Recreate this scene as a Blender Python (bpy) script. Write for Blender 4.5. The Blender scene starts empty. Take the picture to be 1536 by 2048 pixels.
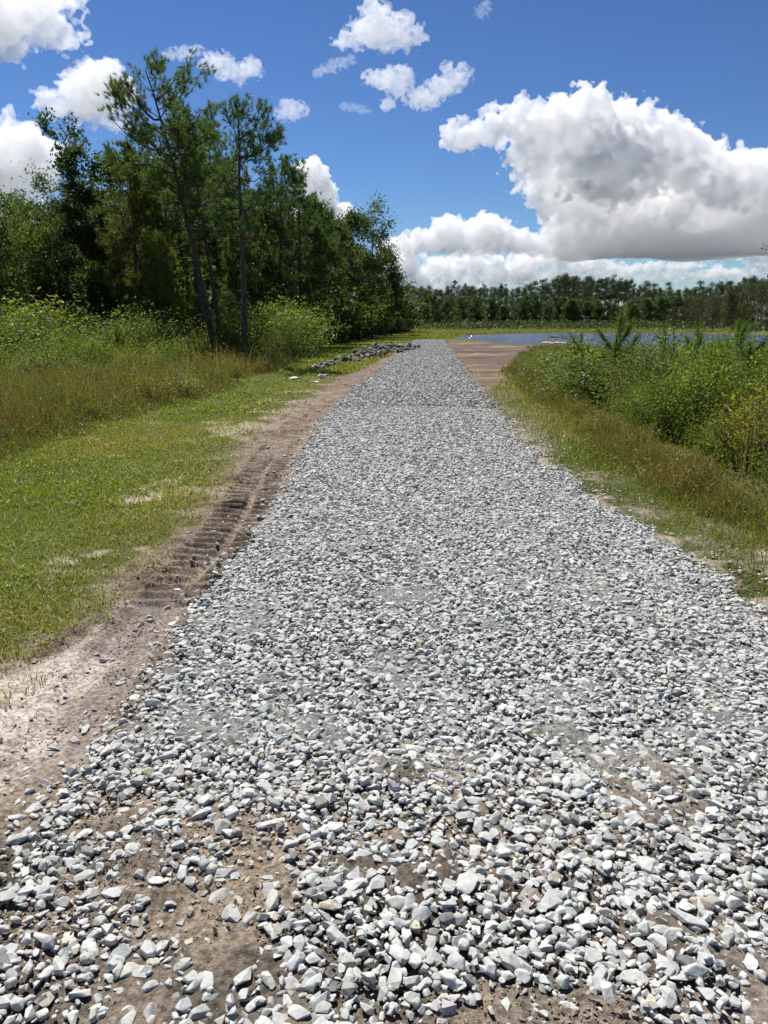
import bpy, bmesh, math, random
import numpy as np
from mathutils import Vector, Matrix

S = bpy.context.scene
COL = S.collection
# ------------------------------------------------------------------ camera, world, sun, exposure
F = 1538.0                      # focal length in pixels of the 1536 x 2048 photograph
PIT = math.radians(14.02)       # camera looks 14 degrees down
CAMZ = 1.6
cam = bpy.data.objects.new('camera', bpy.data.cameras.new('camera'))
COL.objects.link(cam)
cam.location = (0, 0, CAMZ)
cam.rotation_euler = (math.radians(90) - PIT, 0, 0)
cam.data.sensor_fit = 'VERTICAL'
cam.data.angle_y = 2 * math.atan(1024 / F)
cam.data.clip_start, cam.data.clip_end = .05, 60000
S.camera = cam
SUN_EL, SUN_AZ = math.radians(57), math.radians(-27)     # azimuth from +Y towards +X
W = bpy.data.worlds.new('World')
S.world = W
W.use_nodes = True
wn = W.node_tree
bg = wn.nodes['Background']
sky = wn.nodes.new('ShaderNodeTexSky')
sky.sky_type = 'NISHITA'
sky.sun_disc = False
sky.sun_elevation = SUN_EL
sky.sun_rotation = SUN_AZ
sky.air_density, sky.dust_density, sky.ozone_density = 1.0, 0.0, 6.5
hs = wn.nodes.new('ShaderNodeHueSaturation')
hs.inputs['Saturation'].default_value = 1.0
tint = wn.nodes.new('ShaderNodeMix')
tint.data_type = 'RGBA'
tint.blend_type = 'MULTIPLY'
tint.inputs[0].default_value = 1.0
tint.inputs[7].default_value = (.93, .94, 1.0, 1)
lowv = wn.nodes.new('ShaderNodeVectorMath')
lowv.operation = 'SCALE'
lowv.inputs['Scale'].default_value = .1
gam = wn.nodes.new('ShaderNodeGamma')
gam.inputs['Gamma'].default_value = 1.35
highv = wn.nodes.new('ShaderNodeVectorMath')
highv.operation = 'SCALE'
highv.inputs['Scale'].default_value = 10
wn.links.new(sky.outputs[0], lowv.inputs[0])
wn.links.new(lowv.outputs[0], gam.inputs['Color'])
wn.links.new(gam.outputs[0], highv.inputs[0])
wn.links.new(highv.outputs[0], hs.inputs['Color'])
wn.links.new(hs.outputs[0], tint.inputs[6])
wn.links.new(tint.outputs[2], bg.inputs[0])
bg.inputs[1].default_value = .066
sun_dir = Vector((math.sin(SUN_AZ) * math.cos(SUN_EL), math.cos(SUN_AZ) * math.cos(SUN_EL), math.sin(SUN_EL)))
sun = bpy.data.lights.new('sun', 'SUN')
sun.energy, sun.angle, sun.color = 4.9, math.radians(.53), (1, .955, .88)
so = bpy.data.objects.new('sun', sun)
COL.objects.link(so)
so.rotation_euler = (-sun_dir).to_track_quat('-Z', 'Y').to_euler()
S.view_settings.view_transform = 'Standard'
S.view_settings.look = 'None'
S.view_settings.exposure = 0.55
S.view_settings.gamma = 1.0
S.cycles.use_denoising = True
S.cycles.max_bounces = 48
S.cycles.volume_bounces = 48
S.cycles.diffuse_bounces = 3
S.cycles.glossy_bounces = 2
S.cycles.transmission_bounces = 3
S.cycles.transparent_max_bounces = 64

rng = np.random.default_rng(7)
random.seed(7)
CP, SP = math.cos(PIT), math.sin(PIT)


# ------------------------------------------------------------------ helpers: geometry of the place
def ray(px, py):
    x, y = (px - 768) / F, -(py - 1024) / F
    return Vector((x, CP + y * SP, -SP + y * CP))


def at(px, py, z=0.0):          # ground point that lies along a sight line of the photograph
    r = ray(px, py)
    t = (z - CAMZ) / r.z
    return (r.x * t, r.y * t)


def gx(px, Y, z=0.0):           # x at distance Y
    return (px - 768) / F * (Y * CP + (CAMZ - z) * SP)


def ztop(py, Y):                # height seen at image row py at distance Y
    r = ray(768, py)
    return CAMZ + Y * r.z / r.y


def ipol(pts):                  # pixel polyline -> (Y, x) arrays sorted by Y
    w = sorted((at(*p)[1], at(*p)[0]) for p in pts)
    return np.array([a for a, b in w]), np.array([b for a, b in w])


def sstep(a, b, x):
    t = np.clip((x - a) / (b - a), 0, 1)
    return t * t * (3 - 2 * t)


def _hash(ix, iy, iz, seed):
    h = (ix.astype(np.uint32) * np.uint32(374761393) + iy.astype(np.uint32) * np.uint32(668265263)
         + iz.astype(np.uint32) * np.uint32(2147483647) + np.uint32(seed * 974634 + 77))
    h = (h ^ (h >> np.uint32(13))) * np.uint32(1274126177)
    h = h ^ (h >> np.uint32(16))
    h = h * np.uint32(2246822519)
    return h ^ (h >> np.uint32(15))


def vnoise2(x, y, seed=0):      # value noise, -1..1
    ix, iy = np.floor(x).astype(np.int64), np.floor(y).astype(np.int64)
    fx, fy = x - ix, y - iy
    fx, fy = fx * fx * (3 - 2 * fx), fy * fy * (3 - 2 * fy)
    z = np.zeros_like(ix)
    g = lambda a, b: _hash(ix + a, iy + b, z, seed) / np.float64(2**31) - 1
    return (g(0, 0) * (1 - fx) + g(1, 0) * fx) * (1 - fy) + (g(0, 1) * (1 - fx) + g(1, 1) * fx) * fy


def fbm2(x, y, seed=0, oct=4, gain=.5):
    s, a, n = 0, 1, 0
    c, sn = .8, .6
    for o in range(oct):
        s = s + a * vnoise2(x, y, seed + o)
        n += a
        a *= gain
        x, y = (c * x - sn * y) * 2.03 + 11.3, (sn * x + c * y) * 2.03 + 5.7
    return s / n


def vnoise3(p, seed=0):
    i = np.floor(p).astype(np.int64)
    f = p - i
    f = f * f * f * (f * (f * 6 - 15) + 10)
    out = 0
    for dx in (0, 1):
        wx = f[:, 0] if dx else 1 - f[:, 0]
        for dy in (0, 1):
            wy = f[:, 1] if dy else 1 - f[:, 1]
            for dz in (0, 1):
                wz = f[:, 2] if dz else 1 - f[:, 2]
                out = out + wx * wy * wz * (_hash(i[:, 0] + dx, i[:, 1] + dy, i[:, 2] + dz, seed) / np.float64(2**31) - 1)
    return out


def worley3(p, seed=0):         # distance to the nearest of jittered points
    i = np.floor(p).astype(np.int64)
    best = np.full(len(p), 9.0)
    for dx in (-1, 0, 1):
        for dy in (-1, 0, 1):
            for dz in (-1, 0, 1):
                cx, cy, cz = i[:, 0] + dx, i[:, 1] + dy, i[:, 2] + dz
                h = _hash(cx, cy, cz, seed)
                jx, jy, jz = (h & np.uint32(1023)) / 1023., ((h >> np.uint32(10)) & np.uint32(1023)) / 1023., ((h >> np.uint32(20)) & np.uint32(1023)) / 1023.
                d = (cx + jx - p[:, 0])**2 + (cy + jy - p[:, 1])**2 + (cz + jz - p[:, 2])**2
                best = np.minimum(best, d)
    return np.sqrt(best)


def sdpoly(x, y, poly):         # signed distance to a polygon, negative inside
    d = np.full(x.shape, 1e9)
    inside = np.zeros(x.shape, bool)
    n = len(poly)
    for i in range(n):
        ax, ay = poly[i]
        bx, by = poly[(i + 1) % n]
        ex, ey = bx - ax, by - ay
        t = np.clip(((x - ax) * ex + (y - ay) * ey) / (ex * ex + ey * ey + 1e-12), 0, 1)
        d = np.minimum(d, (x - ax - t * ex)**2 + (y - ay - t * ey)**2)
        c = ((ay > y) != (by > y)) & (x < (bx - ax) * (y - ay) / (by - ay + 1e-12) + ax)
        inside ^= c
    d = np.sqrt(d)
    return np.where(inside, -d, d)


# ------------------------------------------------------------------ helpers: meshes and objects
class MB:
    """collects vertices, faces and colours and links them as ONE mesh object"""
    def __init__(self):
        self.v, self.c, self.f, self.n = [], [], [], 0

    def add(self, v, f, c=None, mat=0):
        v = np.asarray(v, float).reshape(-1, 3)
        f = np.asarray(f, np.int64)
        self.f.append((f + self.n, mat))
        self.v.append(v)
        if c is None:
            c = np.ones((len(v), 3))
        c = np.asarray(c, float)
        if c.ndim == 1:
            c = np.repeat(c[None], len(v), 0)
        self.c.append(c)
        self.n += len(v)

    def mesh(self, name, mats, smooth=False):
        me = bpy.data.meshes.new(name)
        V = np.concatenate(self.v)
        me.vertices.add(len(V))
        me.vertices.foreach_set('co', V.astype(np.float32).ravel())
        loops = np.concatenate([f.ravel() for f, m in self.f])
        tot = np.concatenate([np.full(len(f), f.shape[1]) for f, m in self.f])
        mi = np.concatenate([np.full(len(f), m) for f, m in self.f])
        me.loops.add(len(loops))
        me.loops.foreach_set('vertex_index', loops.astype(np.int32))
        me.polygons.add(len(tot))
        me.polygons.foreach_set('loop_start', np.concatenate([[0], np.cumsum(tot)[:-1]]).astype(np.int32))
        me.polygons.foreach_set('material_index', mi.astype(np.int32))
        me.polygons.foreach_set('use_smooth', np.full(len(tot), smooth))
        at_ = me.attributes.new('Col', 'FLOAT_COLOR', 'POINT')
        C = np.concatenate(self.c)
        at_.data.foreach_set('color', np.concatenate([C, np.ones((len(C), 1))], 1).astype(np.float32).ravel())
        for m in (mats if isinstance(mats, (list, tuple)) else [mats]):
            me.materials.append(m)
        me.update(calc_edges=True)
        return me

    def build(self, name, mats, parent=None, smooth=False):
        return link(name, self.mesh(name, mats, smooth), parent)


def link(name, me, parent=None):
    o = bpy.data.objects.new(name, me)
    COL.objects.link(o)
    if parent:
        o.parent = parent
    return o


def tag(o, label=None, cat=None, group=None, kind=None):
    if label:
        o['label'] = label
    if cat:
        o['category'] = cat
    if group:
        o['group'] = group
    if kind:
        o['kind'] = kind
    return o


def empty(name, loc=(0, 0, 0), rz=0, sc=1):
    o = bpy.data.objects.new(name, None)
    COL.objects.link(o)
    o.location, o.rotation_euler = loc, (0, 0, rz)
    o.scale = (sc,) * 3 if not isinstance(sc, tuple) else sc
    o.empty_display_size = .2
    return o


def dup(root, loc, rz=0, sc=1, label=None, group=None, rot=None):
    """a copy of a thing with copies of its parts and sub-parts"""
    c = root.copy()
    COL.objects.link(c)
    c.location = loc
    c.rotation_euler = rot or (0, 0, rz)
    c.scale = (sc,) * 3 if not isinstance(sc, tuple) else sc
    if label:
        c['label'] = label
    if group:
        c['group'] = group
    for ch in root.children:
        k = ch.copy()
        COL.objects.link(k)
        k.parent = c
        for g in ch.children:
            q = g.copy()
            COL.objects.link(q)
            q.parent = k
    return c


def tube(pts, rad, sides=6):
    P = np.asarray(pts, float)
    R = np.asarray(rad, float)
    n = len(P)
    T = np.gradient(P, axis=0)
    T /= np.linalg.norm(T, axis=1)[:, None] + 1e-9
    ref = np.where(np.abs(T[:, 2:3]) > .9, [[1., 0, 0]], [[0, 0, 1.]])
    A = np.cross(T, ref)
    A /= np.linalg.norm(A, axis=1)[:, None] + 1e-9
    B = np.cross(T, A)
    a = np.linspace(0, 2 * np.pi, sides, endpoint=False)
    V = P[:, None] + R[:, None, None] * (A[:, None] * np.cos(a)[None, :, None] + B[:, None] * np.sin(a)[None, :, None])
    i = np.arange(n - 1)[:, None] * sides
    j = np.arange(sides)[None]
    k = (j + 1) % sides
    Fq = np.stack([i + j, i + k, i + sides + k, i + sides + j], -1).reshape(-1, 4)
    return V.reshape(-1, 3), Fq


def unit(v):
    return v / (np.linalg.norm(v, axis=-1, keepdims=True) + 1e-9)


def leaves(mb, P, size, col, g, aspect=.5, up=.5, mat=0, cvar=.25, droop=0.0):
    """one four-cornered folded leaf per point"""
    n = len(P)
    N = unit(g.normal(size=(n, 3)) + [0, 0, up])
    D = unit(np.cross(N, g.normal(size=(n, 3))))
    D[:, 2] -= droop
    D = unit(D)
    Wd = unit(np.cross(D, N))
    s = size * g.uniform(.65, 1.3, (n, 1))
    a = P - D * s * .5
    b = P + D * s * .5
    m = P + N * s * .08
    l_, r_ = m + Wd * s * aspect * .5, m - Wd * s * aspect * .5
    V = np.stack([a, r_, b, l_], 1).reshape(-1, 3)
    Fq = np.arange(4 * n).reshape(-1, 4)
    col = np.asarray(col, float)
    c = np.broadcast_to(col, (n, 3)) * g.uniform(1 - cvar, 1 + cvar, (n, 1)) * (1 + g.normal(size=(n, 3)) * [.10, .04, .08])
    mb.add(V, Fq, np.repeat(np.clip(c, .003, 1), 4, 0), mat)


def needles(mb, P, A, length, width, n, col, g, spread=.8, mat=0, cvar=.25):
    """tufts: n needles fanned round axis A at each point of P"""
    k = len(P)
    D = unit(np.repeat(A, n, 0) + g.normal(size=(k * n, 3)) * spread)
    B = np.repeat(P, n, 0) - np.repeat(A, n, 0) * (g.uniform(0, .7, (k * n, 1)) * length)
    L = length * g.uniform(.7, 1.15, (k * n, 1))
    Wd = unit(np.cross(D, g.normal(size=(k * n, 3)))) * width * .5
    tip = B + D * L
    tip[:, 2] -= (L[:, 0] * .10)
    V = np.stack([B - Wd, B + Wd, tip], 1).reshape(-1, 3)
    c = np.repeat(np.asarray(col)[None] * g.uniform(1 - cvar, 1 + cvar, (k, 1)) * (1 + g.normal(size=(k, 3)) * [.12, .04, .08]), n, 0)
    mb.add(V, np.arange(3 * k * n).reshape(-1, 3), np.repeat(np.clip(c, .003, 1), 3, 0), mat)


def blades(mb, x, y, z, h, w, lean, col, g, tipcol=None):
    """grass: each blade two quads and a tip"""
    n = len(x)
    a = g.uniform(0, 2 * np.pi, n)
    b = g.uniform(0, 2 * np.pi, n)
    Wd = np.stack([np.cos(a), np.sin(a), 0 * a], 1) * (np.asarray(w) * .5)[:, None]
    L = np.stack([np.cos(b), np.sin(b), 0 * b], 1) * (np.asarray(lean) * h)[:, None]
    P0 = np.stack([x, y, z], 1)
    up = np.zeros((n, 3))
    up[:, 2] = h
    P1 = P0 + up * .5 + L * .25
    P2 = P0 + up * .92 * np.sqrt(np.clip(1 - (np.asarray(lean)[:, None] * .7)**2, .08, 1)) + L
    V = np.stack([P0 - Wd, P0 + Wd, P1 - Wd * .8, P1 + Wd * .8, P2], 1).reshape(-1, 3)
    o = np.arange(n)[:, None] * 5
    Fq = o + np.array([[0, 1, 3, 2]])
    Ft = o + np.array([[2, 3, 4]])
    c = np.repeat(col, 5, 0).reshape(n, 5, 3)
    if tipcol is not None:
        c[:, 4] = tipcol
        c[:, 2:4] = c[:, 2:4] * .6 + tipcol[:, None] * .4
    mb.add(V, Fq, c.reshape(-1, 3))
    mb.f.append((Ft + mb.n - len(V), 0))


# ------------------------------------------------------------------ materials
def newmat(name):
    m = bpy.data.materials.new(name)
    m.use_nodes = True
    nt = m.node_tree
    p = nt.nodes['Principled BSDF']
    return m, nt, p


def nnode(nt, t, **kw):
    n = nt.nodes.new(t)
    for k, v in kw.items():
        setattr(n, k, v)
    return n


def rgbmul(nt, a, b, fac=1.0):
    n = nnode(nt, 'ShaderNodeMix', data_type='RGBA', blend_type='MULTIPLY')
    n.inputs[0].default_value = fac
    nt.links.new(a, n.inputs[6])
    if isinstance(b, tuple):
        n.inputs[7].default_value = b
    else:
        nt.links.new(b, n.inputs[7])
    return n.outputs[2]


def ramp(nt, src, stops):
    r = nnode(nt, 'ShaderNodeValToRGB')
    e = r.color_ramp.elements
    while len(e) < len(stops):
        e.new(.5)
    for el, (p, c) in zip(e, stops):
        el.position = p
        el.color = (*c, 1) if len(c) == 3 else c
    nt.links.new(src, r.inputs[0])
    return r.outputs[0]


def leaf_mat(name, rough=.5, transl=.3, spec=.4, var=.3):
    m, nt, p = newmat(name)
    a = nnode(nt, 'ShaderNodeAttribute', attribute_name='Col')
    oi = nnode(nt, 'ShaderNodeObjectInfo')
    rv = ramp(nt, oi.outputs['Random'], [(0, (1 - var, 1 - var, 1 - var * .6)), (.5, (1, 1, 1)), (1, (1 + var, 1 + var * .7, 1 - var * .4))])
    c = rgbmul(nt, a.outputs['Color'], rv)
    nt.links.new(c, p.inputs['Base Color'])
    p.inputs['Roughness'].default_value = rough
    p.inputs['Specular IOR Level'].default_value = spec
    t = nnode(nt, 'ShaderNodeBsdfTranslucent')
    tc = rgbmul(nt, c, (1.5, 1.6, .75, 1))
    nt.links.new(tc, t.inputs['Color'])
    mx = nnode(nt, 'ShaderNodeMixShader')
    mx.inputs[0].default_value = transl
    nt.links.new(p.outputs[0], mx.inputs[1])
    nt.links.new(t.outputs[0], mx.inputs[2])
    nt.links.new(mx.outputs[0], nt.nodes['Material Output'].inputs[0])
    return m


def bark_mat(name, c0, c1, scale=6):
    m, nt, p = newmat(name)
    tc = nnode(nt, 'ShaderNodeTexCoord')
    mp = nnode(nt, 'ShaderNodeMapping')
    mp.inputs['Scale'].default_value = (scale * 2.2, scale * 2.2, scale * .5)
    nt.links.new(tc.outputs['Object'], mp.inputs[0])
    v = nnode(nt, 'ShaderNodeTexVoronoi')
    v.inputs['Scale'].default_value = 1.0
    nz = nnode(nt, 'ShaderNodeTexNoise')
    nz.inputs['Scale'].default_value = 1.5
    nz.inputs['Detail'].default_value = 5
    nt.links.new(mp.outputs[0], v.inputs['Vector'])
    nt.links.new(mp.outputs[0], nz.inputs['Vector'])
    nt.links.new(ramp(nt, nz.outputs[0], [(.3, c0), (.7, c1)]), p.inputs['Base Color'])
    b = nnode(nt, 'ShaderNodeBump')
    b.inputs['Strength'].default_value = .7
    b.inputs['Distance'].default_value = .03
    nt.links.new(v.outputs['Distance'], b.inputs['Height'])
    nt.links.new(b.outputs[0], p.inputs['Normal'])
    p.inputs['Roughness'].default_value = .9
    return m


def stone_mat(name, mott=.22, scale=55, bump=.35):
    m, nt, p = newmat(name)
    a = nnode(nt, 'ShaderNodeAttribute', attribute_name='Col')
    g = nnode(nt, 'ShaderNodeNewGeometry')
    n1 = nnode(nt, 'ShaderNodeTexNoise')
    n1.inputs['Scale'].default_value = scale
    n1.inputs['Detail'].default_value = 6
    n1.inputs['Roughness'].default_value = .7
    nt.links.new(g.outputs['Position'], n1.inputs['Vector'])
    f = ramp(nt, n1.outputs[0], [(.25, (1 - mott * 1.6,) * 3), (.5, (1, 1, 1)), (.75, (1 + mott,) * 3)])
    nt.links.new(rgbmul(nt, a.outputs['Color'], f), p.inputs['Base Color'])
    n2 = nnode(nt, 'ShaderNodeTexNoise')
    n2.inputs['Scale'].default_value = scale * 2.2
    n2.inputs['Detail'].default_value = 5
    nt.links.new(g.outputs['Position'], n2.inputs['Vector'])
    b = nnode(nt, 'ShaderNodeBump')
    b.inputs['Strength'].default_value = bump
    b.inputs['Distance'].default_value = .25 / scale
    nt.links.new(n2.outputs[0], b.inputs['Height'])
    nt.links.new(b.outputs[0], p.inputs['Normal'])
    p.inputs['Roughness'].default_value = .8
    p.inputs['Specular IOR Level'].default_value = .3
    return m


M = {}
M['leaf'] = leaf_mat('tree leaves', .55, .42, .25)
M['gloss'] = leaf_mat('glossy shrub leaves', .5, .38, .2, .3)
M['needle'] = leaf_mat('pine needles', .5, .38, .25, .22)
M['far'] = leaf_mat('far foliage', .6, .2, .2, .3)
M['grass'] = leaf_mat('grass blades', .5, .3, .3, .05)
M['pinebark'] = bark_mat('pine bark', (.035, .026, .02), (.12, .088, .066))
M['bark'] = bark_mat('grey bark', (.05, .045, .038), (.15, .135, .115))
M['dead'] = bark_mat('weathered dead wood', (.22, .2, .18), (.4, .37, .33))
M['stone'] = stone_mat('crushed stone')
M['rock'] = stone_mat('riprap rock', .3, 14, .5)
M['crumb'] = stone_mat('soil crumbs', .25, 70, .5)

# ------------------------------------------------------------------ the lie of the land
W_ = lambda pts, z=0.0: [at(a, b, z) for a, b in pts]
LY, LX = ipol([(-60, 1640), (60, 1575), (170, 1500), (235, 1420), (290, 1330), (335, 1260), (400, 1190), (440, 1140), (488, 1090), (545, 1010), (578, 950), (610, 900), (642, 850), (690, 800), (745, 750), (800, 705), (822, 685), (832, 680)])
RY, RX = ipol([(1700, 1320), (1600, 1255), (1500, 1195), (1430, 1150), (1335, 1095), (1262, 1050), (1190, 1000), (1120, 950), (1068, 900), (1018, 850), (975, 800), (936, 750), (918, 720), (905, 700), (893, 685), (885, 680)])
GY, GX = ipol([(-300, 1500), (-50, 1400), (60, 1325), (150, 1262), (230, 1215), (310, 1130), (385, 1065), (440, 1000), (470, 940), (485, 900), (545, 850), (600, 812), (640, 790), (690, 752), (720, 735), (790, 702), (818, 683)])
xL = lambda y: np.interp(y, LY, LX) + .05 * vnoise2(y * 2.3, y * 0, 41) + .03 * vnoise2(y * 7.3, y * 0, 42)
xR = lambda y: np.interp(y, RY, RX) + .09 * vnoise2(y * 1.7, y * 0, 43) + .05 * vnoise2(y * 5.3, y * 0, 44)
xG = lambda y: np.interp(y, GY, GX)
TY, TX = ipol([(60, 1560), (170, 1410), (235, 1310), (320, 1215), (355, 1180), (445, 1080), (497, 1000), (532, 930), (575, 870), (640, 815)])
xT = lambda y: np.interp(y, TY, TX)
ROAD_END = at(850, 681)[1]

POND = W_([(912, 676), (930, 671.5), (1000, 668.5), (1080, 667), (1150, 666.5), (1300, 666), (1390, 667), (1460, 670), (1560, 671), (1800, 672), (1900, 690), (1500, 697), (1300, 696), (1150, 693), (1095, 691), (1040, 690), (990, 686), (940, 680)], -.08)
WEED_L = W_([(-300, 965), (0, 925), (150, 872), (280, 832), (380, 802), (470, 772), (510, 754), (585, 744), (600, 722), (540, 724), (400, 733), (330, 752), (200, 772), (0, 778), (-300, 780)])
WEED_R = W_([(985, 748), (1055, 800), (1110, 868), (1172, 930), (1290, 1000), (1440, 1085), (1620, 1190), (1760, 1150), (1536, 1015), (1430, 955), (1360, 905), (1240, 852), (1130, 795), (1075, 755), (1060, 722), (1010, 735)])
WEED_B = W_([(1025, 740), (1050, 705), (1075, 694), (1150, 696), (1300, 698), (1800, 698), (1800, 712), (1300, 714), (1130, 725), (1085, 760)])
THICK_R = W_([(1062, 722), (1075, 755), (1130, 795), (1240, 852), (1360, 905), (1430, 955), (1536, 1015), (1760, 1150), (1950, 1000), (2000, 704), (1300, 706), (1110, 712)])
SHRUB_L = W_([(-400, 780), (0, 776), (200, 770), (330, 752), (395, 726), (520, 718), (600, 718), (600, 700), (-300, 700)])
BARE_R = W_([(905, 683), (960, 684), (1000, 689), (1060, 692), (1100, 694), (1095, 712), (1040, 742), (990, 768), (985, 800), (1010, 850), (960, 800), (925, 745), (905, 705)])
SAND_L = W_([(-500, 1440), (-60, 1400), (60, 1330), (150, 1268), (235, 1222), (240, 1262), (215, 1325), (180, 1380), (150, 1435), (110, 1500), (70, 1570), (-60, 1660), (-500, 1700)])
LAWN_F = W_([(590, 752), (602, 720), (602, 694), (700, 682), (800, 667), (830, 661), (905, 668), (905, 677), (850, 680), (815, 684), (780, 708), (725, 738), (690, 752)])
BANK_F = W_([(800, 668), (830, 660), (1000, 657), (1250, 656), (1500, 656), (1500, 664), (1250, 665.0), (1080, 665.5), (1000, 667), (930, 670), (905, 676), (860, 679)])


def near_box(x, y, poly, pad):
    p = np.array(poly)
    return (x > p[:, 0].min() - pad) & (x < p[:, 0].max() + pad) & (y > p[:, 1].min() - pad) & (y < p[:, 1].max() + pad)


def pmask(x, y, poly, soft=.3, wob=.3, seed=0, fr=1.2):
    """soft membership of a polygon on the ground with an uneven border"""
    out = np.zeros(x.shape)
    k = near_box(x, y, poly, soft + wob + .1)
    if k.any():
        d = sdpoly(x[k], y[k], poly) + wob * fbm2(x[k] * fr, y[k] * fr, 300 + seed, 3)
        out[k] = 1 - sstep(-soft, soft, d)
    return out


def road_in(x, y):              # >0 inside the gravel, metres from its edge
    d = np.minimum(x - xL(y), xR(y) - x)
    return np.where(y > ROAD_END, -(y - ROAD_END), d)


def zg(x, y, fine=False):
    z = .035 * fbm2(x * .22, y * .22, 3, 3) * sstep(4, 14, np.hypot(x, y))
    ri = road_in(x, y)
    z = z + .05 * sstep(-.2, .9, ri) * sstep(2.0, 4.0, y)
    k = near_box(x, y, POND, 3)
    if k.any():
        d = sdpoly(x[k], y[k], POND) + .35 * fbm2(x[k] * .5, y[k] * .5, 9, 3)
        z[k] -= .9 * (1 - sstep(-1.6, .25, d)) 
    pad = near_box(x, y, BARE_R, 1)
    if pad.any():           # ruts left by machines turning beside the pond
        pm = 1 - sstep(-1.2, .2, sdpoly(x[pad], y[pad], BARE_R))
        yq = y[pad] - .10 * x[pad] + .5 * vnoise2(x[pad] * .2, y[pad] * .2, 15)
        z[pad] += pm * (.10 * fbm2(x[pad] * .22, yq * 1.3, 16, 3) + .05 * vnoise2(x[pad] * 1.5, y[pad] * 1.5, 17))
    # tyre and track marks in the bare strip
    t = x - xT(y)
    band = (1 - sstep(.20, .27, np.abs(t + .02 * vnoise2(x * 3, y * 3, 5))))
    lug = sstep(3.9, 4.6, y) * (1 - sstep(15, 22, y)) * band
    ph = (y + .02 * vnoise2(x * 4, y * 2.2, 6) + .06 * t) / .15
    saw = ph - np.floor(ph)
    ridge = np.where(saw < .22, saw / .22, ((1 - saw) / .78)**1.3)
    gap = sstep(.012, .05, np.abs(t - .03 + .02 * vnoise2(y * 2.1, y * 0, 8)))
    z = z + lug * (.074 * ridge * (1 - (1 - gap) * (1 - sstep(8, 10, y))) * (.68 + .32 * vnoise2(x * 3.1, y * 3.1, 12)) - .034)
    smooth_tr = (1 - sstep(3.9, 4.6, y)) * (1 - sstep(.10, .2, np.abs(t))) * sstep(2.2, 2.7, y)
    z = z - .03 * smooth_tr
    if fine:
        near = (1 - sstep(6, 16, y)) 
        bare = np.clip(1 - sstep(.0, .35, xG(y) - x), 0, 1)
        f = .030 * fbm2(x * 4, y * 4, 20, 4) + .030 * np.maximum(fbm2(x * 15, y * 15, 24, 3, .7), -.12) * sstep(-.3, .3, fbm2(x * 2.5, y * 2.5, 28, 2))
        z = z + near * bare * f * (1 - .8 * smooth_tr - .5 * lug)
    return z


def mixc(c, m, col):
    return c * (1 - m[:, None]) + np.asarray(col)[None] * m[:, None]


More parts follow.
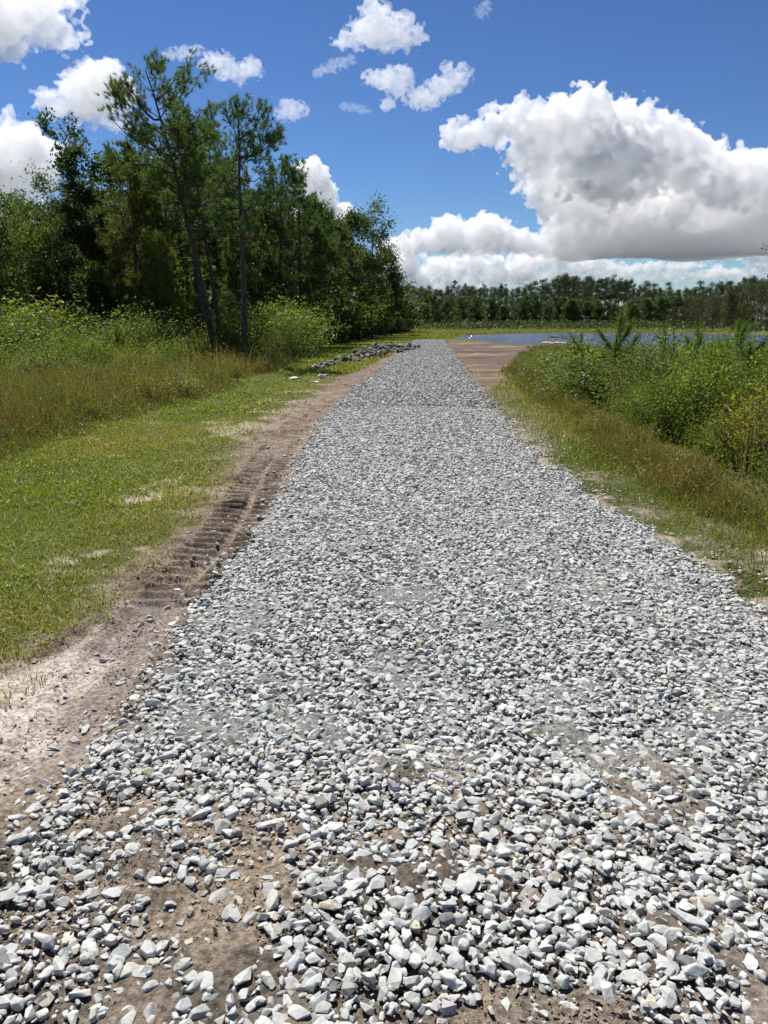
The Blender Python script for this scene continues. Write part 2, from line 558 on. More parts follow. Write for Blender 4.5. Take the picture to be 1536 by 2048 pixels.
def ground_colour(x, y):
    n = len(x)
    n1, n2, n3 = fbm2(x * .5, y * .5, 50), fbm2(x * 2.2, y * 2.2, 55), fbm2(x * 9, y * 9, 60)
    c = np.repeat(np.array([[.105, .118, .034]]), n, 0)
    c = mixc(c, sstep(.05, .6, n1), (.155, .145, .05))
    c = mixc(c, sstep(.15, .5, n2) * .5, (.19, .155, .085))
    # pale sandy gaps in the lawn close to the bare strip
    dl = xG(y) - x
    c = mixc(c, (1 - sstep(.2, 1.5, dl)) * sstep(-.05, .35, n2 + .4 * n3) * (1 - sstep(16, 26, y)), (.54, .465, .36))
    c = mixc(c, sstep(.5, .65, n2 + .3 * n3) * (1 - sstep(9, 15, y)) * sstep(.3, 1, dl), (.56, .48, .37))
    ri = road_in(x, y)
    # right verge: thin grass over sandy soil
    vr = sstep(-.1, .3, x - xR(y)) * (1 - sstep(1.2, 2.2, x - xR(y))) * (1 - sstep(25, 40, y))
    c = mixc(c, vr * sstep(-.3, .3, n2 + .3 * n3), (.19, .165, .10))
    c = mixc(c, vr * sstep(.15, .5, n2 * .6 + n3 * .5 - .12 + .2 * (1 - sstep(4.5, 7, y))), (.40, .35, .275))
    # bare strip on the left of the gravel
    strip = sstep(-.42, -.05, x - xG(y) + .28 * n2 + .14 * n3) * (1 - sstep(-.1, .3, ri)) * (x < xR(y)) * (y < 48)
    sc = np.repeat(np.array([[.285, .222, .170]]), n, 0)
    sc = mixc(sc, sstep(-.1, .5, n2 + .3 * n3), (.37, .30, .235))
    sc = mixc(sc, sstep(.0, .5, -n3 - .5 * n2), (.16, .122, .092))
    sc = mixc(sc, sstep(12, 22, y) * .55, (.17, .122, .09))
    c = mixc(c, strip, (1, 1, 1)) if False else c * (1 - strip[:, None]) + sc * strip[:, None]
    # smooth wheel track
    t = np.abs(x - xT(y))
    tr = (1 - sstep(.10, .2, t)) * (1 - sstep(3.9, 4.7, y)) * sstep(2.2, 2.6, y)
    c = mixc(c, tr * .8, (.36, .30, .26))
    m = pmask(x, y, SAND_L, .10, .2, 1, 3) * sstep(-.55, .0, n3 * .7 + n2 * .6 + .15)
    c = mixc(c, m, (.66, .58, .50))
    c = mixc(c, m * sstep(.15, .5, fbm2(x * 14, y * 14, 66)) * .7, (.30, .25, .20))
    # foreground soil between the stones
    fg = (1 - sstep(2.35, 2.75, y + .18 * n2)) * (1 - m)
    fc = np.repeat(np.array([[.215, .180, .145]]), n, 0)
    fc = mixc(fc, sstep(-.05, .35, n2 + .25 * n3), (.37, .295, .222))
    fc = mixc(fc, sstep(.05, .45, -n2 * .6 - n3 * .6), (.115, .092, .070))
    fc = mixc(fc, sstep(.0, .5, x - .6 + .4 * n2) * .5, (.27, .25, .225))
    fc = mixc(fc, sstep(-.9, -1.3, x) * sstep(1.9, 2.4, y) * .5, (.27, .22, .155))
    c = c * (1 - fg[:, None]) + fc * fg[:, None]
    # bed under the gravel
    rb = sstep(-.02, .25, ri) * (1 - fg)
    c = mixc(c, rb, (.31, .305, .29))
    # bare ground beside the pond
    m = pmask(x, y, BARE_R, .5, 1.3, 2, .6)
    bc = np.repeat(np.array([[.165, .120, .098]]), n, 0)
    yy = y + 1.2 * fbm2(x * .25, y * .6, 70)
    bc = mixc(bc, (1 - sstep(24, 29, yy)) * sstep(15, 21, yy), (.33, .215, .125))
    bc = mixc(bc, sstep(.0, .3, fbm2(x * .25, y * 1.5, 72)) * .8, (.34, .245, .165))
    bc = mixc(bc, sstep(.05, .3, -fbm2(x * .3, y * 1.7, 73)) * .75, (.095, .068, .056))
    c = c * (1 - m[:, None]) + bc * m[:, None]
    # forest floor and pond bed
    k = near_box(x, y, POND, 3)
    if k.any():
        d = sdpoly(x[k], y[k], POND) + .35 * fbm2(x[k] * .5, y[k] * .5, 9, 3)
        c[k] = mixc(c[k], 1 - sstep(-.5, .35, d), (.045, .037, .028))
    far = sstep(85, 130, y)
    c = mixc(c, far * .7, (.105, .115, .045))
    c = mixc(c, sstep(330, 420, np.hypot(x, y)), (.032, .046, .034))
    return .84 * c * (1 + .12 * fbm2(x * 30, y * 30, 80, 2))[:, None]


def axis_steps(first, fine, till, grow, last):
    out, v, st = [first], first, fine
    while v < last:
        if v > till:
            st *= grow
        v += st
        out.append(v)
    return out


ys = [-400, -120, -40, -15, -6, -2, -.5, .4] + axis_steps(.9, .015, 4.6, 1.0, 4.6)
v, st = ys[-1], .015
while v < 7000:
    st = max(.015, .0048 * (v - 4.2)) if v < 130 else st * 1.25
    v += st
    ys.append(v)
xp = axis_steps(0, .018, 2.6, 1.045, 7000)
xs = [-q for q in xp[:0:-1]] + xp
X, Y = np.meshgrid(np.array(xs), np.array(ys))
shape = X.shape
xf, yf = X.ravel(), Y.ravel()
mb = MB()
ii = (np.arange(shape[0] - 1)[:, None] * shape[1] + np.arange(shape[1] - 1)[None]).ravel()
mb.add(np.stack([xf, yf, zg(xf, yf, True)], 1), np.stack([ii, ii + 1, ii + shape[1] + 1, ii + shape[1]], 1), ground_colour(xf, yf))
m, nt, p = newmat('soil')
a = nnode(nt, 'ShaderNodeAttribute', attribute_name='Col')
g = nnode(nt, 'ShaderNodeNewGeometry')
n1 = nnode(nt, 'ShaderNodeTexNoise')
n1.inputs['Scale'].default_value = 46
n1.inputs['Detail'].default_value = 8
n1.inputs['Roughness'].default_value = .72
nt.links.new(g.outputs['Position'], n1.inputs['Vector'])
nt.links.new(rgbmul(nt, a.outputs['Color'], ramp(nt, n1.outputs[0], [(.40, (.5,) * 3), (.5, (1, 1, 1)), (.60, (1.42,) * 3)])), p.inputs['Base Color'])
b = nnode(nt, 'ShaderNodeBump')
b.inputs['Strength'].default_value = .8
b.inputs['Distance'].default_value = .03
nt.links.new(n1.outputs[0], b.inputs['Height'])
nt.links.new(b.outputs[0], p.inputs['Normal'])
p.inputs['Roughness'].default_value = .95
p.inputs['Specular IOR Level'].default_value = .15
tag(mb.build('ground', m, smooth=True), kind='structure')

# pond water
m, nt, p = newmat('pond water')
p.inputs['Base Color'].default_value = (.055, .105, .21, 1)  # blue of the reflected sky put into the base colour
p.inputs['Roughness'].default_value = .10
p.inputs['IOR'].default_value = 1.33
g = nnode(nt, 'ShaderNodeNewGeometry')
mp = nnode(nt, 'ShaderNodeMapping')
mp.inputs['Scale'].default_value = (1.0, 2.4, 1)
nz = nnode(nt, 'ShaderNodeTexNoise')
nz.inputs['Scale'].default_value = 1.1
nz.inputs['Detail'].default_value = 5
nz.inputs['Roughness'].default_value = .65
nt.links.new(g.outputs['Position'], mp.inputs[0])
nt.links.new(mp.outputs[0], nz.inputs['Vector'])
b = nnode(nt, 'ShaderNodeBump')
b.inputs['Strength'].default_value = 1.0
b.inputs['Distance'].default_value = .28
nt.links.new(nz.outputs[0], b.inputs['Height'])
nt.links.new(b.outputs[0], p.inputs['Normal'])
pp = np.array(POND)
mb = MB()
x0, x1, y0, y1 = pp[:, 0].min() - 2, pp[:, 0].max() + 2, pp[:, 1].min() - 2, pp[:, 1].max() + 2
mb.add([(x0, y0, -.08), (x1, y0, -.08), (x1, y1, -.08), (x0, y1, -.08)], [[0, 1, 2, 3]])
tag(mb.build('water', m), kind='structure')

# ------------------------------------------------------------------ gravel
def hull_proto(seed, npts, bevel):
    R = random.Random(seed)
    bm = bmesh.new()
    ax = Vector((R.uniform(.85, 1.15), R.uniform(.6, .85), R.uniform(.34, .58)))
    for i in range(npts):
        d = Vector((R.gauss(0, 1), R.gauss(0, 1), R.gauss(0, 1))).normalized()
        k = max(abs(d.x), abs(d.y), abs(d.z))
        d = d * (.55 + .45 / k * .62)
        bm.verts.new(Vector((d.x * ax.x, d.y * ax.y, d.z * ax.z)) * .5)
    r = bmesh.ops.convex_hull(bm, input=bm.verts)
    bmesh.ops.delete(bm, geom=[e for e in r['geom_interior'] if isinstance(e, bmesh.types.BMVert)], context='VERTS')
    bmesh.ops.dissolve_limit(bm, angle_limit=math.radians(12), verts=bm.verts, edges=bm.edges)
    if bevel:
        bmesh.ops.bevel(bm, geom=list(bm.edges), offset=bevel, segments=1, affect='EDGES', profile=.6, clamp_overlap=True)
    bmesh.ops.triangulate(bm, faces=bm.faces)
    V = np.array([v.co[:] for v in bm.verts])
    bm.verts.index_update()
    Ff = np.array([[v.index for v in f.verts] for f in bm.faces])
    bm.free()
    return V, Ff


PROTO = {0: [hull_proto(100 + i, 11 + i % 6, .045) for i in range(36)],
         1: [hull_proto(200 + i, 10 + i % 4, 0) for i in range(24)],
         2: [hull_proto(300 + i, 8, 0) for i in range(12)]}


def rotmats(n, g, tilt):
    yaw = g.uniform(0, 2 * np.pi, n)
    ax = g.uniform(0, 2 * np.pi, n)
    an = np.abs(g.normal(size=n)) * tilt
    c, s = np.cos(yaw), np.sin(yaw)
    Rz = np.zeros((n, 3, 3))
    Rz[:, 0, 0], Rz[:, 0, 1], Rz[:, 1, 0], Rz[:, 1, 1], Rz[:, 2, 2] = c, -s, s, c, 1
    u = np.stack([np.cos(ax), np.sin(ax), 0 * ax], 1)
    K = np.zeros((n, 3, 3))
    K[:, 0, 2], K[:, 1, 2], K[:, 2, 0], K[:, 2, 1] = u[:, 1], -u[:, 0], -u[:, 1], u[:, 0]
    I = np.eye(3)[None]
    R = I + np.sin(an)[:, None, None] * K + (1 - np.cos(an))[:, None, None] * (K @ K)
    return R @ Rz


def put_stones(mb, x, y, z, size, lod, g, tilt, col):
    n = len(x)
    R = rotmats(n, g, tilt)
    T = np.stack([x, y, z], 1)
    pid = g.integers(0, len(PROTO[lod]), n)
    st = np.stack([g.uniform(.85, 1.2, n), g.uniform(.8, 1.15, n), g.uniform(.8, 1.25, n)], 1)
    for k, (V, Ff) in enumerate(PROTO[lod]):
        q = np.nonzero(pid == k)[0]
        if not len(q):
            continue
        L = V[None] * (st[q] * size[q, None])[:, None, :]
        P = np.einsum('nij,nvj->nvi', R[q], L) + T[q][:, None]
        o = np.arange(len(q))[:, None, None] * len(V)
        mb.add(P.reshape(-1, 3), (Ff[None] + o).reshape(-1, 3), np.repeat(col[q], len(V), 0))


def stone_col(n, g):
    v = g.normal(.455, .055, n).clip(.24, .6)
    dk = g.random(n)
    v = np.where(dk < .05, v * .5, v)
    c = v[:, None] * np.stack([g.normal(.99, .02, n), g.normal(1.005, .012, n), g.normal(.96, .025, n)], 1)
    wm = g.random(n) < .03
    c[wm] *= [1.02, .92, .78]
    return c


def soil_cover(x, y):           # how much of the ground the gravel covers
    ri = road_in(x, y)
    n2 = fbm2(x * 2.2, y * 2.2, 55)
    n3 = fbm2(x * 5.5, y * 5.5, 57, 3)
    edge = sstep(-.16, .14, ri + .10 * n3)
    spill = .10 * sstep(-.55, -.05, ri) * (y < 30)
    spill = np.maximum(spill, .22 * sstep(-.75, -.05, ri) * (x > 0) * (y < 14))
    full = np.maximum(edge, spill)
    # foreground: stones trodden into soil, thinning towards the viewer
    line = 2.16 - .16 * np.clip(x, -1, 1.5) + .12 * n3
    fgm = 1 - sstep(-.35, .30, y - line)
    thin = 1.0 - .58 * sstep(.0, .38, n2 + .3 * n3) - .10 * sstep(.2, .8, -x) + .10 * sstep(.1, .8, x) - .16 * (1 - sstep(1.3, 1.9, y))
    thin = np.clip(thin, .16, .95) * sstep(-.22, .15, road_in(x, np.maximum(y, 0) * 0 + 2.0) + .9)
    left = 1 - sstep(.0, .5, -(x - (-1.15 - .1 * (y - 1.5))))
    return np.where(fgm > 0, full * (1 - fgm) + thin * fgm * (.35 + .65 * left), full)


g = np.random.default_rng(21)
mb = MB()
def stone_layer(y0, y1, xa, xb, sp, lod, size, sdv, tilt, lift, keep, bias=0.0):
    nx, ny = int((xb - xa) / sp), int((y1 - y0) / sp)
    gxx, gyy = np.meshgrid(np.arange(nx), np.arange(ny))
    x = xa + (gxx.ravel() + g.uniform(0, 1, nx * ny)) * sp
    y = y0 + (gyy.ravel() + g.uniform(0, 1, nx * ny)) * sp
    vis = np.abs(x) < (y * 1.05 + .6) * .53 + 1.6
    x, y = x[vis], y[vis]
    cv = soil_cover(x, y)
    k = g.random(len(x)) < cv * keep * (1 if bias == 0 else sstep(bias, 1.0, cv))
    x, y, cv = x[k], y[k], cv[k]
    sz = size * np.exp(g.normal(0, sdv, len(x)))
    sz = np.clip(sz, size * .35, size * 1.9)
    sz = sz * np.where(y < 2.6, np.exp(g.normal(.02, .15, len(x))), 1)
    z = zg(x, y) + sz * (.16 - .30 * g.uniform(0, 1, len(x)) * (1 - sstep(.5, .9, cv))) - .10 * sz * sstep(.7, .95, cv) + lift * g.uniform(.2, 1, len(x)) * sstep(.3, .9, cv)
    c = stone_col(len(x), g)
    dirt = (1 - sstep(.55, .9, cv)) * g.uniform(0, .5, len(x))
    c = c * (1 - dirt[:, None] * .55) + np.array([.25, .2, .15]) * dirt[:, None] * .55
    put_stones(mb, x, y, z, sz, lod, g, tilt, c)
    return len(x)


n = stone_layer(.7, 3.4, -2.8, 4.0, .029, 0, .036, .36, .21, .008, 1)
n += stone_layer(.7, 3.4, -2.8, 4.0, .032, 0, .037, .36, .32, .017, .9, .6)
n += stone_layer(1.0, 3.4, -2.2, 2.4, .016, 1, .012, .45, .6, .004, .5)
n += stone_layer(3.4, 7, -2.2, 3.6, .020, 2, .016, .4, .6, .010, .6)
n += stone_layer(3.4, 7, -2.6, 5.4, .030, 1, .038, .36, .21, .008, 1)
n += stone_layer(3.4, 7, -2.6, 5.4, .033, 1, .039, .36, .32, .019, .9, .6)
n += stone_layer(7, 14, -2.6, 5.5, .034, 1, .044, .34, .23, .008, 1)
n += stone_layer(7, 14, -2.6, 5.5, .038, 1, .045, .34, .34, .022, .9, .6)
n += stone_layer(14, ROAD_END + 1, -2.2, 6.2, .055, 2, .064, .28, .4, .035, 1)
n += stone_layer(14, ROAD_END + 1, -2.2, 6.2, .075, 2, .070, .28, .5, .055, .8, .55)
print('stones', n)
tag(mb.build('gravel', M['stone']), 'pale grey crushed stone gravel spread along the track', 'gravel', kind='stuff')

# loose crumbs of soil on the bare ground
mb = MB()
x = g.uniform(-2.6, 2.4, 110000)
y = g.uniform(1.15, 5.0, 110000)
cl = fbm2(x * 6, y * 6, 91, 3)
bare = np.maximum((1 - sstep(2.1, 2.7, y)) * .8, sstep(-.25, .1, x - xG(y)) * (road_in(x, y) < .05) * .9)
bare = bare * (1 - .75 * pmask(x, y, SAND_L, .15, .2, 1, 3))
k = g.random(len(x)) < bare * sstep(-.2, .45, cl)
x, y = x[k], y[k]
sz = .011 * np.exp(g.normal(0, .55, len(x))).clip(.3, 3.4)
put_stones(mb, x, y, zg(x, y, True) + sz * .15, sz, 2, g, 1.0, ground_colour(x, y) * g.uniform(.75, 1.15, (len(x), 1)))
tag(mb.build('soil_crumbs', M['crumb']), 'brown crumbs of soil lying on the bare dirt', 'soil crumbs', kind='stuff')

# ------------------------------------------------------------------ grass
def scatter(n, x0, x1, y0, y1):
    """random ground points, denser towards the viewer, inside the view plus a margin"""
    u = g.uniform(0, 1, n)
    y = y0 * (y1 / y0)**u
    x = g.uniform(-1, 1, n) * (y * .60 + 2.0)
    k = (x > x0) & (x < x1)
    return x[k], y[k]


def weed_front_l(x, y):
    return sdpoly(x, y, WEED_L)


def grass_col(x, y, n1s=.6):
    n = len(x)
    a, b_ = fbm2(x * n1s, y * n1s, 130, 3), fbm2(x * 3, y * 3, 135, 2)
    c = np.repeat(np.array([[.215, .258, .034]]), n, 0)
    c = mixc(c, sstep(-.1, .5, a + .5 * b_), (.30, .285, .055))
    c = mixc(c, sstep(.1, .6, -a + .3 * b_) * .7, (.155, .215, .032))
    return c * g.uniform(.7, 1.3, (n, 1)) * (1 + g.normal(size=(n, 3)) * [.07, .03, .08])


def lawn_cover(x, y):
    dl = xG(y) - x + .25 * fbm2(x * 2.2, y * 2.2, 55) + .1 * fbm2(x * 7, y * 7, 58, 2)
    n2 = fbm2(x * 2.2, y * 2.2, 55) + .25 * fbm2(x * 9, y * 9, 60)
    c = sstep(-.25, .55, dl)
    c = c * (1 - .8 * sstep(.45, .65, n2) * (1 - sstep(9, 15, y)))
    c = c * (1 - .7 * (1 - sstep(.2, 1.5, dl)) * sstep(-.05, .35, n2))
    return c


mb = MB()
# mown lawn left of the track
for n, ya, yb, hh, ww in ((260000, 2.6, 6.5, .048, .0058), (200000, 6.5, 13, .052, .0095), (110000, 13, 34, .06, .02)):
    x, y = scatter(n, -30, 3, ya, yb)
    k = (x < xG(y) + .2) & (road_in(x, y) < -.02)
    k[k] = sdpoly(x[k], y[k], WEED_L) > -.25
    x, y = x[k], y[k]
    k = g.random(len(x)) < lawn_cover(x, y)
    x, y = x[k], y[k]
    k = (y < 20) | (x > gx(470, y))
    x, y = x[k], y[k]
    h = hh * np.exp(g.normal(0, .35, len(x))) * (1 + .5 * fbm2(x * 1.5, y * 1.5, 140, 2))
    c = grass_col(x, y)
    dry = g.random(len(x)) < .06 + .32 * (1 - sstep(.0, 1.3, xG(y) - x))
    c[dry] = np.array([.40, .34, .19]) * g.uniform(.7, 1.2, (dry.sum(), 1))
    blades(mb, x, y, zg(x, y) - .004, h, ww * g.uniform(.7, 1.3, len(x)), g.uniform(.2, 1.1, len(x)), c, g)
tag(mb.build('lawn_grass', M['grass']), 'short green mown grass left of the gravel track', 'grass', kind='stuff')

# far lawn and pond bank
mb = MB()
for poly, n, hh, ww in ((LAWN_F, 60000, .09, .035), (BANK_F, 60000, .22, .08)):
    pa = np.array(poly)
    x = g.uniform(pa[:, 0].min(), pa[:, 0].max(), n * 3)
    y = g.uniform(pa[:, 1].min(), pa[:, 1].max(), n * 3)
    k = (sdpoly(x, y, poly) + .3 * fbm2(x * .8, y * .8, 145) < 0) & (road_in(x, y) < -.3) & (sdpoly(x, y, POND) > .5)
    x, y = x[k][:n], y[k][:n]
    c = grass_col(x, y, .12)
    c = mixc(c, sstep(70, 95, y) * .5, (.20, .19, .07))
    blades(mb, x, y, zg(x, y), hh * np.exp(g.normal(0, .35, len(x))), ww * g.uniform(.7, 1.3, len(x)), g.uniform(.2, .9, len(x)), c, g)
tag(mb.build('meadow_grass', M['grass']), 'short grass on the rise before the forest and along the pond bank', 'grass', kind='stuff')

# thin verge right of the track
mb = MB()
for n, ya, yb, hh, ww in ((170000, 3.2, 8, .06, .0055), (130000, 8, 18, .075, .010), (50000, 18, 34, .09, .02)):
    x, y = scatter(n, -3, 12, ya, yb)
    dx = x - xR(y)
    k = (dx > -.1)
    x, y, dx = x[k], y[k], dx[k]
    n2 = fbm2(x * 2.2, y * 2.2, 55) + .3 * fbm2(x * 9, y * 9, 60)
    cv = sstep(-.1, .7, dx) * (1 - .7 * sstep(.1, .5, n2) * (1 - sstep(.5, 1.5, dx)))
    k = (g.random(len(x)) < cv) & (pmask(x, y, BARE_R, .4, .5, 2, .8) < .4)
    x, y, dx = x[k], y[k], dx[k]
    k = sdpoly(x, y, THICK_R) > -.6
    x, y, dx = x[k], y[k], dx[k]
    inw = 1 - sstep(-.5, .3, sdpoly(x, y, WEED_R))
    h = (hh + .04 * inw) * np.exp(g.normal(0, .4, len(x)))
    c = grass_col(x, y) * [.88, .88, .95]
    dry = g.random(len(x)) < .22
    c[dry] = np.array([.27, .215, .12]) * g.uniform(.7, 1.2, (dry.sum(), 1))
    blades(mb, x, y, zg(x, y) - .004, h, ww * g.uniform(.7, 1.3, len(x)), g.uniform(.15, 1.0, len(x)), c, g)
tag(mb.build('verge_grass', M['grass']), 'thin olive grass on the verge right of the gravel track', 'grass', kind='stuff')

# tall weeds: left band, right band, and the brown patch by the pond
def weeds(name, label, polys, n, hmax, w0, seed, rust, front=None):
    mb = MB()
    for poly, m_ in zip(polys, n):
        pa = np.array(poly)
        x, y = scatter(m_ * 6, pa[:, 0].min(), pa[:, 0].max(), max(pa[:, 1].min(), 2.5), pa[:, 1].max())
        d = sdpoly(x, y, poly) + .45 * fbm2(x * 1.1, y * 1.1, seed, 3)
        k = d < (-.15 if seed == 420 else .15)
        x, y, d = x[k][:m_], y[k][:m_], d[k][:m_]
        cl = fbm2(x * 1.4, y * 1.4, seed + 5, 3)
        r = sstep(-.1, .45, fbm2(x * .55, y * .55, seed + 9, 3) + rust)
        h = hmax * sstep(-.1, 1.0, -d + .05) * (.75 + .55 * cl).clip(.25) * np.exp(g.normal(0, .36, len(x))) * (np.clip(1.35 - y / 42, .3, 1) if seed == 440 else 1) + .08
        r = r * sstep(.0, .75, -d)
        c = np.repeat(np.array([[.160, .185, .040]]), len(x), 0)
        c = mixc(c, r * g.uniform(.2, 1, len(x)), (.24, .145, .05))
        st = g.random(len(x)) < .16
        c[st] = np.array([.27, .25, .13]) * g.uniform(.6, 1.2, (st.sum(), 1))
        c *= g.uniform(.65, 1.3, (len(x), 1))
        tip = mixc(c, np.full(len(x), .55), (.19, .125, .06)) * g.uniform(.8, 1.3, (len(x), 1))
        w = w0 * (.6 + y / 12.) * g.uniform(.6, 1.4, len(x))
        blades(mb, x, y, zg(x, y) - .01, h, w, np.abs(g.normal(0, .28, len(x))), c, g, tip)
        # feathery seed heads and small leaves on the stems
        q = g.random(len(x)) < .35
        xx, yy, hh = x[q], y[q], h[q]
        P = np.stack([xx + g.normal(0, .07, len(xx)), yy + g.normal(0, .07, len(xx)), zg(xx, yy) + hh * g.uniform(.35, .95, len(xx))], 1)
        leaves(mb, P, .035 * (.7 + yy[:, None] / 16.), mixc(c[q], np.full(len(xx), .4), (.15, .12, .04)), g, .4, .3)
    return tag(mb.build(name, M['grass']), label, 'tall grass', kind='stuff')


weeds('tall_grass', 'tall rusty and green weeds standing left of the lawn before the shrubs', [WEED_L], [60000], .52, .0055, 400, -.05)
weeds('tall_grass', 'tall reddish brown and green weeds edging the right thicket', [WEED_R], [70000], .50, .0045, 420, .30)
weeds('dry_grass', 'tall dry brown grass before the near shore of the pond', [WEED_B], [30000], .5, .006, 440, .35)


# ------------------------------------------------------------------ clouds: closed bodies of scattering vapour, far off
def surface_nets(Fld, org, h):
    sgn = Fld < 0
    nx, ny, nz = Fld.shape
    corner = [(i, j, k) for i in (0, 1) for j in (0, 1) for k in (0, 1)]
    cs = sum(sgn[i:nx - 1 + i, j:ny - 1 + j, k:nz - 1 + k].astype(np.int8) for i, j, k in corner)
    act = (cs > 0) & (cs < 8)
    idx = np.full(act.shape, -1, np.int64)
    ci, cj, ck = np.nonzero(act)
    idx[ci, cj, ck] = np.arange(len(ci))
    acc, cnt = np.zeros((len(ci), 3)), np.zeros(len(ci))
    for a in corner:
        for d in range(3):
            if a[d]:
                continue
            b_ = list(a)
            b_[d] = 1
            fa = Fld[ci + a[0], cj + a[1], ck + a[2]]
            fb = Fld[ci + b_[0], cj + b_[1], ck + b_[2]]
            m_ = (fa < 0) != (fb < 0)
            t = np.where(m_, fa / np.where(m_, fa - fb, 1), 0)
            p_ = np.repeat(np.array([a], float), len(ci), 0)
            p_[:, d] += t
            acc[m_] += p_[m_]
            cnt[m_] += 1
    V = (np.stack([ci, cj, ck], 1) + acc / cnt[:, None]) * h + org
    Q = []
    for d in range(3):
        e, f_ = [(1, 2), (2, 0), (0, 1)][d]
        sl = [slice(1, -1)] * 3
        sl[d] = slice(0, -1)
        s0 = sgn[tuple(sl)]
        sl2 = list(sl)
        sl2[d] = slice(1, None)
        s1 = sgn[tuple(sl2)]
        for flip in (False, True):
            i, j, k = np.nonzero(s0 & ~s1 if not flip else ~s0 & s1)
            P = np.stack([i, j, k], 1)
            for q in (0, 1, 2):
                if q != d:
                    P[:, q] += 1
            E, G = np.zeros(3, int), np.zeros(3, int)
            E[e], G[f_] = 1, 1
            c = [P - E - G, P - G, P, P - E]
            v = np.stack([idx[w[:, 0], w[:, 1], w[:, 2]] for w in c], 1)
            Q.append(v[:, ::-1] if flip else v)
    return V, np.concatenate(Q)


VAPOUR = {}
def vapour(dens, hue=(.984, .992, 1, 1)):
    key = (round(dens, 6), hue)
    if key not in VAPOUR:
        m = bpy.data.materials.new('cloud vapour')
        m.use_nodes = True
        n = m.node_tree
        n.nodes.clear()
        o = n.nodes.new('ShaderNodeOutputMaterial')
        v = n.nodes.new('ShaderNodeVolumeScatter')
        v.inputs['Color'].default_value = hue  # blue of distant air put into the scatter colour, tinting the shaded parts
        v.inputs['Density'].default_value = dens
        v.inputs['Anisotropy'].default_value = .4
        n.links.new(v.outputs[0], o.inputs['Volume'])
        VAPOUR[key] = m
    return VAPOUR[key]


def cloud(label, D, blobs, dens=.06, cell=3.0, seed=0, lump=(.55, .25, .12, .06), sc=(1.0, .42, .18, .08), tear=.35, flat=None, depth=.8, group=None):
    """blobs: px, py, rx[, ry[, depth offset]] in photograph pixels at distance D"""
    k = D / F / CP
    def cen(px, py):
        r = ray(px, py)
        return np.array([r.x / r.y * D, D, CAMZ + r.z / r.y * D])
    B = []
    for b_ in blobs:
        rx = b_[2]
        ry = b_[3] if len(b_) > 3 else rx
        dz = b_[4] if len(b_) > 4 else 0
        c = cen(b_[0], b_[1])
        c[1] += dz * k
        B.append((c, np.array([rx, min(rx, ry) * depth, ry]) * k))
    rm = np.median([b_[1].min() for b_ in B])
    lo = np.min([c - r for c, r in B], 0) - rm * .9
    hi = np.max([c + r for c, r in B], 0) + rm * .9
    h = cell * k
    n = np.ceil((hi - lo) / h).astype(int) + 2
    ax = [lo[i] + np.arange(n[i]) * h for i in range(3)]
    Gx, Gy, Gz = np.meshgrid(*ax, indexing='ij')
    kk = rm * .16
    acc = np.zeros(Gx.shape)
    for c, r in B:
        d = np.sqrt(((Gx - c[0]) / r[0])**2 + ((Gy - c[1]) / r[1])**2 + ((Gz - c[2]) / r[2])**2)
        acc += np.exp(-np.clip((d - 1) * r.min() / kk, -40, 40))
    sd = -np.log(acc + 1e-30) * kk
    damp = np.ones(sd.shape)
    if flat:
        zb = cen(768, flat)[2]
        sd = np.maximum(sd, zb - Gz + 9 * k * vnoise2(Gx / (70 * k), Gy / (70 * k), seed))
        damp = .22 + .78 * sstep(0, 70 * k, Gz - zb)
    amp = rm * (lump[0] + tear)
    band = np.abs(sd) < amp * 1.3
    P = np.stack([Gx[band], Gy[band], Gz[band]], 1)
    q = P / rm
    off = seed * 13.7
    w = np.stack([vnoise3(q * 1.3 + off, seed), vnoise3(q * 1.3 + off + 31, seed), vnoise3(q * 1.3 + off + 57, seed)], 1)
    s = sd[band]
    dm = damp[band]
    for a_, f_ in zip(lump, sc):
        s = s + dm * rm * a_ * (worley3((q + .18 * w) / f_ + off, seed) - .62)
    if tear:
        t_ = 0
        for o_, a_ in ((1.1, 1), (2.3, .6), (4.9, .36), (10.1, .22)):
            t_ = t_ + a_ * vnoise3((q + .35 * w) * o_ * [1, 1, 1.25] + off, seed + 3)
        s = s + dm * rm * tear * t_
    sd[band] = s
    for sl in (np.s_[0], np.s_[-1], np.s_[:, 0], np.s_[:, -1], np.s_[:, :, 0], np.s_[:, :, -1]):
        sd[sl] = np.abs(sd[sl]) + .1
    V, Q = surface_nets(sd, lo, h)
    mb = MB()
    org = np.array([B[0][0][0], D, V[:, 2].min()])
    mb.add(V - org, Q)
    o = mb.build('cloud', vapour(dens / k, (.970, .984, 1, 1)) if flat == 512 else vapour(dens / k))  # huge cloud gets a stronger painted air-blue for its shaded base
    o.location = org
    return tag(o, label, 'cloud', group)


